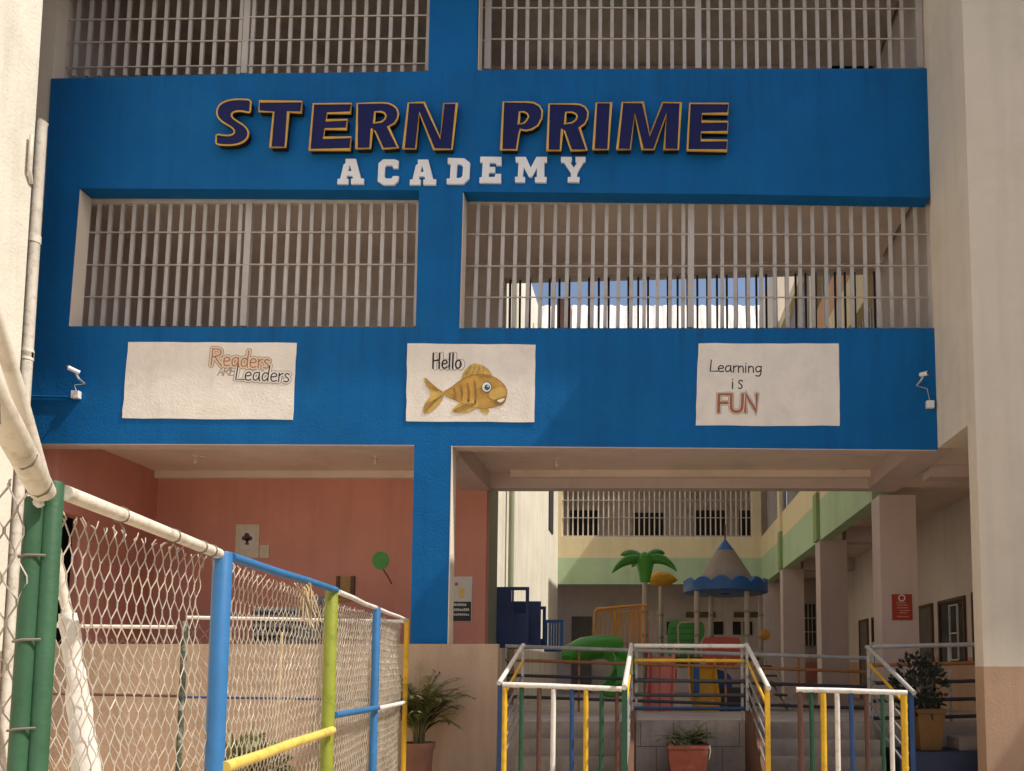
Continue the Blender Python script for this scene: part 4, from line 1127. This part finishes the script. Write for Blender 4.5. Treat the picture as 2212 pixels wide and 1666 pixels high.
for k in range(80):
    az = random.uniform(-math.pi, math.pi); el = random.uniform(1.0, 1.52); ln = random.uniform(.45, .82)
    frond(b, (pb_.x + .05 * math.cos(az), 9.3 + .05 * math.sin(az), pb_.z + random.uniform(.05, .35)), az, el, ln, random.uniform(.8, 2.1), .15, 18, 10, .010)
b.build('fronds', M['leaf'], t)
for (x, y, px_) in ((952, 1655, .02),):
    pass
# red pot in the middle
rp = at(1485, 1607, 9.5)
t = thing('potted_plant', 'small spiky plant in a red pot between the two gates', 'potted plant', (rp.x, 9.5, 0), 'potted plants by the stairs')
b = MB()
for (r0, r1, z0, z1) in ((.17, .25, 0.0, rp.z),):
    o_ = [(-1, -1), (1, -1), (1, 1), (-1, 1)]
    b.hexa([(rp.x + a * r0, 9.5 + c * r0, z0 + .0) for a, c in o_], [(rp.x + a * r1, 9.5 + c * r1, z1 - .05) for a, c in o_])
    b.hexa([(rp.x + a * r1 * 1.03, 9.5 + c * r1 * 1.03, z1 - .05) for a, c in o_], [(rp.x + a * r1 * 1.04, 9.5 + c * r1 * 1.04, z1) for a, c in o_])
b.build('pot', M['pot_red'], t, False, .015)
b = MB(); b.tube([(rp.x + .25, 9.235, rp.z + .004), (rp.x + .262, 9.232, rp.z - .06), (rp.x + .245, 9.245, rp.z - .16)], [.012, .009, .005], 6); b.build('chipped_rim', M['cloth'], t)
b = MB(); b.box(rp.x - .2, rp.x + .2, 9.3, 9.7, rp.z + .001, rp.z + .012); b.build('soil', M['soil'], t)
b = MB()
for k in range(40):
    az = random.uniform(-math.pi, math.pi)
    frond(b, (rp.x + random.uniform(-.1, .1), 9.5 + random.uniform(-.1, .1), rp.z), az, random.uniform(.35, 1.2), random.uniform(.25, .46), random.uniform(.6, 1.6), .12, 9, 6, .010)
b.build('leaves', M['leaf2'], t)
# orange pot on the plinth
op = at(2002, 1530, 9.45)
t = thing('potted_plant', 'dark bushy shrub in a tall orange pot beside the tan pillar', 'potted plant', (op.x, 9.45, .645), 'potted plants by the stairs')
b = MB(); o_ = [(-1, -1), (1, -1), (1, 1), (-1, 1)]
b.hexa([(op.x + a * .125, 9.45 + c * .125, .645) for a, c in o_], [(op.x + a * .165, 9.45 + c * .165, op.z - .06) for a, c in o_])
b.hexa([(op.x + a * .172, 9.45 + c * .172, op.z - .06) for a, c in o_], [(op.x + a * .178, 9.45 + c * .178, op.z) for a, c in o_]); b.build('pot', M['pot_orange'], t, False, .01)
def leaf_cloud(c, rad, n, size, m, name, parent, flat=1.0):
    b = MB()
    for k in range(n):
        while True:
            v = Vector((random.uniform(-1, 1), random.uniform(-1, 1), random.uniform(-1, 1)))
            if v.length < 1 and v.length > .25 and mnoise.noise(v * 2.3 + Vector(c)) > -.25: break
        p = Vector(c) + Vector((v.x * rad[0], v.y * rad[1], v.z * rad[2]))
        d = (v + Vector((random.uniform(-.6, .6), random.uniform(-.6, .6), random.uniform(-.3, .8)))).normalized(); s_ = size * random.uniform(.6, 1.3)
        e = d.cross(Vector((random.uniform(-1, 1), random.uniform(-1, 1), random.uniform(-1, 1)))).normalized() * s_ * .32
        b.add([p, p + d * s_ * .5 + e, p + d * s_, p + d * s_ * .5 - e], [(0, 1, 2, 3)])
    return b.build(name, m, parent)
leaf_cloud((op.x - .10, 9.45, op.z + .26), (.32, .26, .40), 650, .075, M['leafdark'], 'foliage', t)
b = MB()
for k in range(6): b.tube([(op.x, 9.45, op.z), (op.x + random.uniform(-.3, .2), 9.45 + random.uniform(-.2, .2), op.z + random.uniform(.3, .6))], [.012, .005], 5)
b.build('stem', M['trunk'], t)
# bush behind the fence
bp_ = at(538, 1575, 7.4)
t = thing('shrub', 'green shrub with spiky leaves behind the mesh beside the blue pole', 'shrub', (bp_.x, 7.4, 0))
leaf_cloud((bp_.x + .05, 7.4, .55), (.34, .3, .42), 1500, .07, M['leaf2'], 'foliage', t)
b = MB()
for k in range(16):
    az = random.uniform(-math.pi, math.pi); el = random.uniform(.7, 1.4); ln = random.uniform(.45, .75); d = Vector((math.cos(az) * math.cos(el), math.sin(az) * math.cos(el), math.sin(el))); p0_ = Vector((bp_.x - .1, 7.4, .5)); e = Vector((-math.sin(az), math.cos(az), 0)) * .03
    b.add([p0_ - e, p0_ + e, p0_ + d * ln * .5 + e * 1.2, p0_ + d * ln, p0_ + d * ln * .5 - e * 1.2], [(0, 1, 2, 4), (4, 2, 3)])
b.build('spiky_leaves', M['leaf'], t)
b = MB(); b.tube([(bp_.x, 7.4, 0), (bp_.x + .03, 7.42, .5)], [.03, .015], 6); b.build('stem', M['trunk'], t)

# ------------------------------------------------------------------ blue folding gate leaves by the pink wall
bg = thing('folding_gate', 'dark blue metal gate leaves folded back against the sunlit courtyard wall', 'gate', at(1120, 1395, 13.4))
def leaf(x0, x1, y0, y1, Y, m, pane_y=None, bars=0, tilt=.25):
    p, q = at(x0, y0, Y), at(x1, y1, Y)
    f = MB(); t_ = .055
    zb = q.z
    f.box(p.x, p.x + t_, Y, Y + .05, zb, p.z); f.box(q.x - t_, q.x, Y, Y + .05, zb, p.z); f.box(p.x + t_, q.x - t_, Y, Y + .05, p.z - t_, p.z)
    zm = at(x0, pane_y, Y).z if pane_y else None
    if pane_y:
        f.box(p.x + t_, q.x - t_, Y, Y + .05, zm - .04, zm)
        f.box(p.x + t_, q.x - t_, Y + .01, Y + .04, zb, zm - .04)
        for k in range(bars): 
            x = p.x + t_ + (q.x - p.x - 2 * t_) * (k + 1) / (bars + 1); f.box(x - .014, x + .014, Y + .008, Y + .042, zm, p.z - t_)
    else:
        f.box(p.x + t_, q.x - t_, Y + .01, Y + .04, zb, p.z - t_)
    return f.build('gate_leaf', m, bg, False)
leaf(1073, 1141, 1268, 1400, 13.25, M['navy_gate'], 1325, 1)
leaf(1100, 1167, 1299, 1402, 13.6, M['navy_gate'])
f = MB(); p_, q_ = at(1076, 1272, 13.262), at(1104, 1326, 13.262); f.box(p_.x, q_.x, 13.262, 13.285, q_.z, p_.z); f.build('gate_pane', M['navy_gate'], bg)
leaf(1150, 1178, 1310, 1402, 13.9, M['navy_gate'], 1380, 0)
leaf(1176, 1216, 1339, 1408, 14.2, M['blue_gate'], 1400, 4)

# ------------------------------------------------------------------ playground
pg = thing('playground_tower', 'plastic playground tower with a grey cone roof, palm top and coloured slides', 'playground', at(1500, 1500, 15))
Z0 = .845
YA, YC = 14.6, 15.5
def ppost(x, y, Y, r=.05):
    p = at(x, y, Y); b = MB(); b.tube([(p.x, Y, Z0), (p.x, Y, p.z)], r, 14)
    o = b.build('post', M['ppost'], pg, True)
    for z in (1.9, 2.25, 2.7):
        b = MB(); b.tube([(p.x, Y, z), (p.x, Y, z + .05)], r * 1.22, 14); b.build('collar', M['pgrey'], o, True)
    return p
ppost(1505, 1275, YA); ppost(1613, 1275, YA); ppost(1536, 1280, YC); ppost(1643, 1280, YC)
pl = ppost(1393, 1255, YA); pl2 = ppost(1428, 1262, YC, .045)
# deck
a, b_ = at(1400, 1440, YA), at(1640, 1440, YA)
d = MB(); d.box(a.x, b_.x, YA - .05, YC + .1, 1.80, 1.87); d.build('deck', M['pdeck'], pg)
# cone roof
c = at(1567, 1250, 15.05); rz = at(1567, 1283, 15.05).z; tip = at(1567, 1164, 15.05).z
zc = at(1567, 1190, 15.05).z
b = MB(); rb = .61; n = 40
b.lathe((c.x, 15.05, 0), [(rb, c.z - .12), (rb * (tip - zc) / (tip - c.z), zc)], n, False); b.build('cone_roof', M['pgrey'], pg, True)
b = MB(); b.lathe((c.x, 15.05, 0), [(rb * (tip - zc) / (tip - c.z) + .004, zc - .002), (.005, tip)], n); b.build('roof_tip', M['pblue'], pg, True)
b = MB(); b.tube([(c.x, 15.05, tip - .02), (c.x, 15.05, tip + .28)], .018, 8); b.build('finial', M['wood'], pg, True)
vs, fs = [], []
n = 208; R1, R2_ = .60, .83
for i in range(n):
    an = 2 * math.pi * i / n
    up = .02 + .11 * abs(math.sin(an * 6.5 + .6)) ** .8
    for (r, z) in ((R1, rz + .16), (R2_ - .06, rz + .16 + up), (R2_, rz + .13 + up), (R2_, rz + .02), (R2_ - .06, rz), (.1, rz)):
        vs.append((c.x + r * math.cos(an), 15.05 + r * math.sin(an), z))
for i in range(n):
    j_ = (i + 1) % n
    for k in range(5): fs.append((i * 6 + k, j_ * 6 + k, j_ * 6 + k + 1, i * 6 + k + 1))
b = MB(); b.add(vs, fs); b.build('scalloped_skirt', M['pblue'], pg, True)
# palm top
b = MB(); s = YA / F
b.lathe((pl.x, YA, pl.z), [(.10, -.02), (.13, .15), (.19, .40), (.15, .42), (.02, .42)], 20); cup = b.build('palm_cup', M['pgreen'], pg, True)
b = MB(); b.lathe((pl.x, YA - .06, pl.z + .42), [(.02, -.13), (.1, -.09), (.13, 0), (.1, .09), (.02, .13)], 16); b.build('knob', M['pgreen'], cup, True)
zc_ = pl.z + .40
for (tx, ty, ty_off, lift) in ((1322, 1238, -.15, .24), (1340, 1199, .1, .10), (1436, 1196, .1, .10), (1462, 1234, -.15, .24), (1365, 1225, .5, .12)):
    tp = at(tx, ty, YA + ty_off); base = Vector((pl.x, YA, zc_ - .05))
    mid = base.lerp(tp, .5) + Vector((0, 0, lift + .06))
    pts = [base * (1 - t_) ** 2 + mid * 2 * t_ * (1 - t_) + tp * t_ ** 2 for t_ in [k / 8 for k in range(9)]]
    b = MB(); b.tube(pts, [.05, .08, .095, .10, .095, .085, .065, .045, .01], 10); b.v = [(v[0], v[1], v[2]) for v in b.v]
    b.build('palm_leaf', M['pgreen2'], pg, True)
# yellow hood
b = MB(); hc = at(1432, 1250, YC); n = 16
pts = [at(x, y, YC) for x, y in ((1402, 1254), (1412, 1252), (1425, 1250), (1440, 1251), (1453, 1252), (1464, 1253))]
b.tube(pts, [.06, .13, .16, .155, .09, .01], 16); b.build('yellow_hood', M['pyellow'], pg, True)
# orange barrier of tubes
b = MB(); Yb = 14.2
P_b = lambda x, y: at(x, y, Yb)
b.tube([P_b(1330, 1373), P_b(1292, 1374), P_b(1285, 1370), P_b(1285, 1322), P_b(1290, 1316), P_b(1340, 1311), P_b(1398, 1307)], .022, 8)
b.tube([P_b(1330, 1322), P_b(1330, 1430)], .022, 8)
for k in range(11):
    x = 1298 + k * 9.5
    b.tube([P_b(x, 1318 - k * .8), P_b(x, 1371 if x < 1335 else 1408)], .014, 6)
b.tube([P_b(1330, 1390), P_b(1360, 1390)], .014, 6); b.tube([P_b(1345, 1408), P_b(1400, 1406)], .022, 8)
b.tube([P_b(1292, 1327), P_b(1398, 1318)], .014, 6)
b.build('barrier', M['porange'], pg, True)
b = MB(); Yb = 14.9
for k in range(5): b.tube([P_b(1362 + k * 9, 1318), P_b(1364 + k * 9, 1408)], .018, 6)
b.build('barrier', M['porange'], pg, True)
b = MB(); Yb = 14.75
b.tube([P_b(1400, 1345), P_b(1424, 1345)], .016, 6); b.tube([P_b(1408, 1318), P_b(1420, 1318), P_b(1421, 1410)], .016, 6); b.tube([P_b(1410, 1320), P_b(1411, 1410)], .016, 6)
b.tube([P_b(1467, 1430), P_b(1464, 1352), P_b(1470, 1345), P_b(1503, 1344)], .018, 6); b.tube([P_b(1540, 1373), P_b(1612, 1373)], .016, 6)
b.build('handle', M['ppost'], pg, True)
# panels
def slab(name, m, pts, Y, th=.06):
    b = MB(); b.pxprism(smooth_loop(pts, 2), Y, Y + th); return b.build(name, m, pg, False, .01)
gp_ = slab('panel', M['pgreen'], [(1441, 1343), (1460, 1340), (1500, 1342), (1522, 1344), (1522, 1375), (1512, 1385), (1512, 1440), (1442, 1445)], 14.95)
b = MB()
for y in (1356, 1368, 1382): b.pxprism([(1446, y), (1508, y - 1), (1508, y + 2), (1446, y + 3)], 14.93, 14.949)
b.build('slat', M['pgreen2'], gp_)
slab('panel', M['pred'], [(1517, 1383), (1523, 1376), (1592, 1376), (1600, 1383), (1600, 1442), (1517, 1442)], 14.35)
slab('panel', M['pblue'], [(1518, 1444), (1560, 1446), (1585, 1465), (1578, 1500), (1540, 1505), (1518, 1470)], 14.6)
b = MB(); c_ = at(1652, 1371, 15.2); b.lathe((0, 0, 0), [(.02, -.11), (.08, -.08), (.11, 0), (.08, .08), (.02, .11)], 14); b.v = [(v[0] + c_.x, v[1] * .5 + 15.2, v[2] + c_.z) for v in b.v]; b.build('steering_wheel', M['porange'], pg, True)
# covered green slide
b = MB(); n = 14; rings = []
path = [at(1335, 1400, 14.1), at(1300, 1397, 13.95), at(1262, 1402, 13.8), at(1232, 1413, 13.6), at(1224, 1425, 13.4)]
dns = []
for i in range(len(path) - 1):
    for k in range(4): dns.append(path[i].lerp(path[i + 1], k / 4))
dns.append(path[-1])
b.tube(dns, [.22 - .13 * (max(0, i - 6) / (len(dns) - 7)) ** 2 for i in range(len(dns))], 18); b.build('slide_hood', M['pgreen'], pg, True)
def chute(name, m, pts, width, side, th=.03):
    # open trough along a path of (x, Y, z): floor and two raised sides
    b = MB(); pts = [Vector(p) for p in pts]
    prof = [(-.5, 1), (-.44, 1.0), (-.36, .12), (.36, .12), (.44, 1.0), (.5, 1), (.42, -.1), (-.42, -.1)]
    n = len(pts); vs, fs = [], []
    for i, p in enumerate(pts):
        t = (pts[min(i + 1, n - 1)] - pts[max(i - 1, 0)]).normalized()
        e = t.cross(Vector((0, 0, 1))).normalized(); u = e.cross(t).normalized()
        for (a_, h_) in prof: vs.append(p + e * a_ * width + u * h_ * side)
    k = len(prof)
    for i in range(n - 1):
        for j_ in range(k): fs.append((i * k + j_, i * k + (j_ + 1) % k, (i + 1) * k + (j_ + 1) % k, (i + 1) * k + j_))
    fs.append(tuple(range(k))); fs.append(tuple((n - 1) * k + j_ for j_ in reversed(range(k))))
    b.add(vs, fs); return b.build(name, m, pg, True)
def curve(pts, n=14):
    pts = [Vector(p) for p in pts]
    out = []
    for i in range(n + 1):
        q = list(pts); t = i / n
        while len(q) > 1: q = [q[k].lerp(q[k + 1], t) for k in range(len(q) - 1)]
        out.append(q[0])
    return out
chute('slide', M['pgreen'], curve([at(1318, 1420, 13.7), at(1352, 1432, 13.5), at(1364, 1462, 13.2), at(1350, 1490, 12.95), at(1318, 1505, 12.8)]), .42, .2)
x_ = at(1432, 1500, 13.5).x
chute('slide', M['pcoral'], curve([(x_, 14.6, 1.85), (x_, 14.2, 1.85), (x_ - .02, 13.8, 1.2), (x_ - .05, 13.3, .9), (x_ - .08, 12.75, .95)]), .50, .22)
x_ = at(1522, 1500, 13.5).x
chute('slide', M['pyellow'], curve([(x_ + .02, 14.6, 1.7), (x_, 14.2, 1.6), (x_, 13.8, 1.15), (x_ - .02, 13.4, .9), (x_ - .02, 12.9, .95)]), .52, .22)
b = MB(); c_ = at(1418, 1452, 14.3); b.pxprism(smooth_loop([(1400, 1450), (1405, 1436), (1420, 1432), (1450, 1432), (1462, 1440), (1462, 1475), (1445, 1482), (1400, 1480)], 1), 14.28, 14.34); b.build('panel', M['pcoral'], pg, False, .01)
# climbing steps at the right of the tower
b = MB()
for k in range(6):
    f_ = k / 5; p_ = at(1650, 1440, 15).lerp(at(1705, 1545, 14.2), f_); b.box(p_.x - .05, p_.x + .12, p_.y - .25, p_.y + .25, p_.z - .02, p_.z + .02)
b.build('ladder_step', M['pdeck'], pg)
b = MB(); b.tube([at(1640, 1400, 15), at(1660, 1440, 14.9), at(1712, 1500, 14.2), at(1716, 1545, 14.2)], .02, 8); b.tube([at(1665, 1470, 14.9), at(1708, 1545, 14.2)], .02, 8); b.build('ladder_rail', M['ppost'], pg, True)

b = MB(); c_ = at(1505, 1520, 13.6); b.box(c_.x - .05, c_.x + .05, 13.6, 13.7, Z0, 1.75); b.build('dark_post', M['pblue'], pg, False, .01)
b = MB(); c_ = at(1560, 1545, 13.9); b.box(c_.x - .45, c_.x + .6, 14.3, 14.36, Z0, 1.3); b.build('base_panel', M['pdeck'], pg, False, .02)
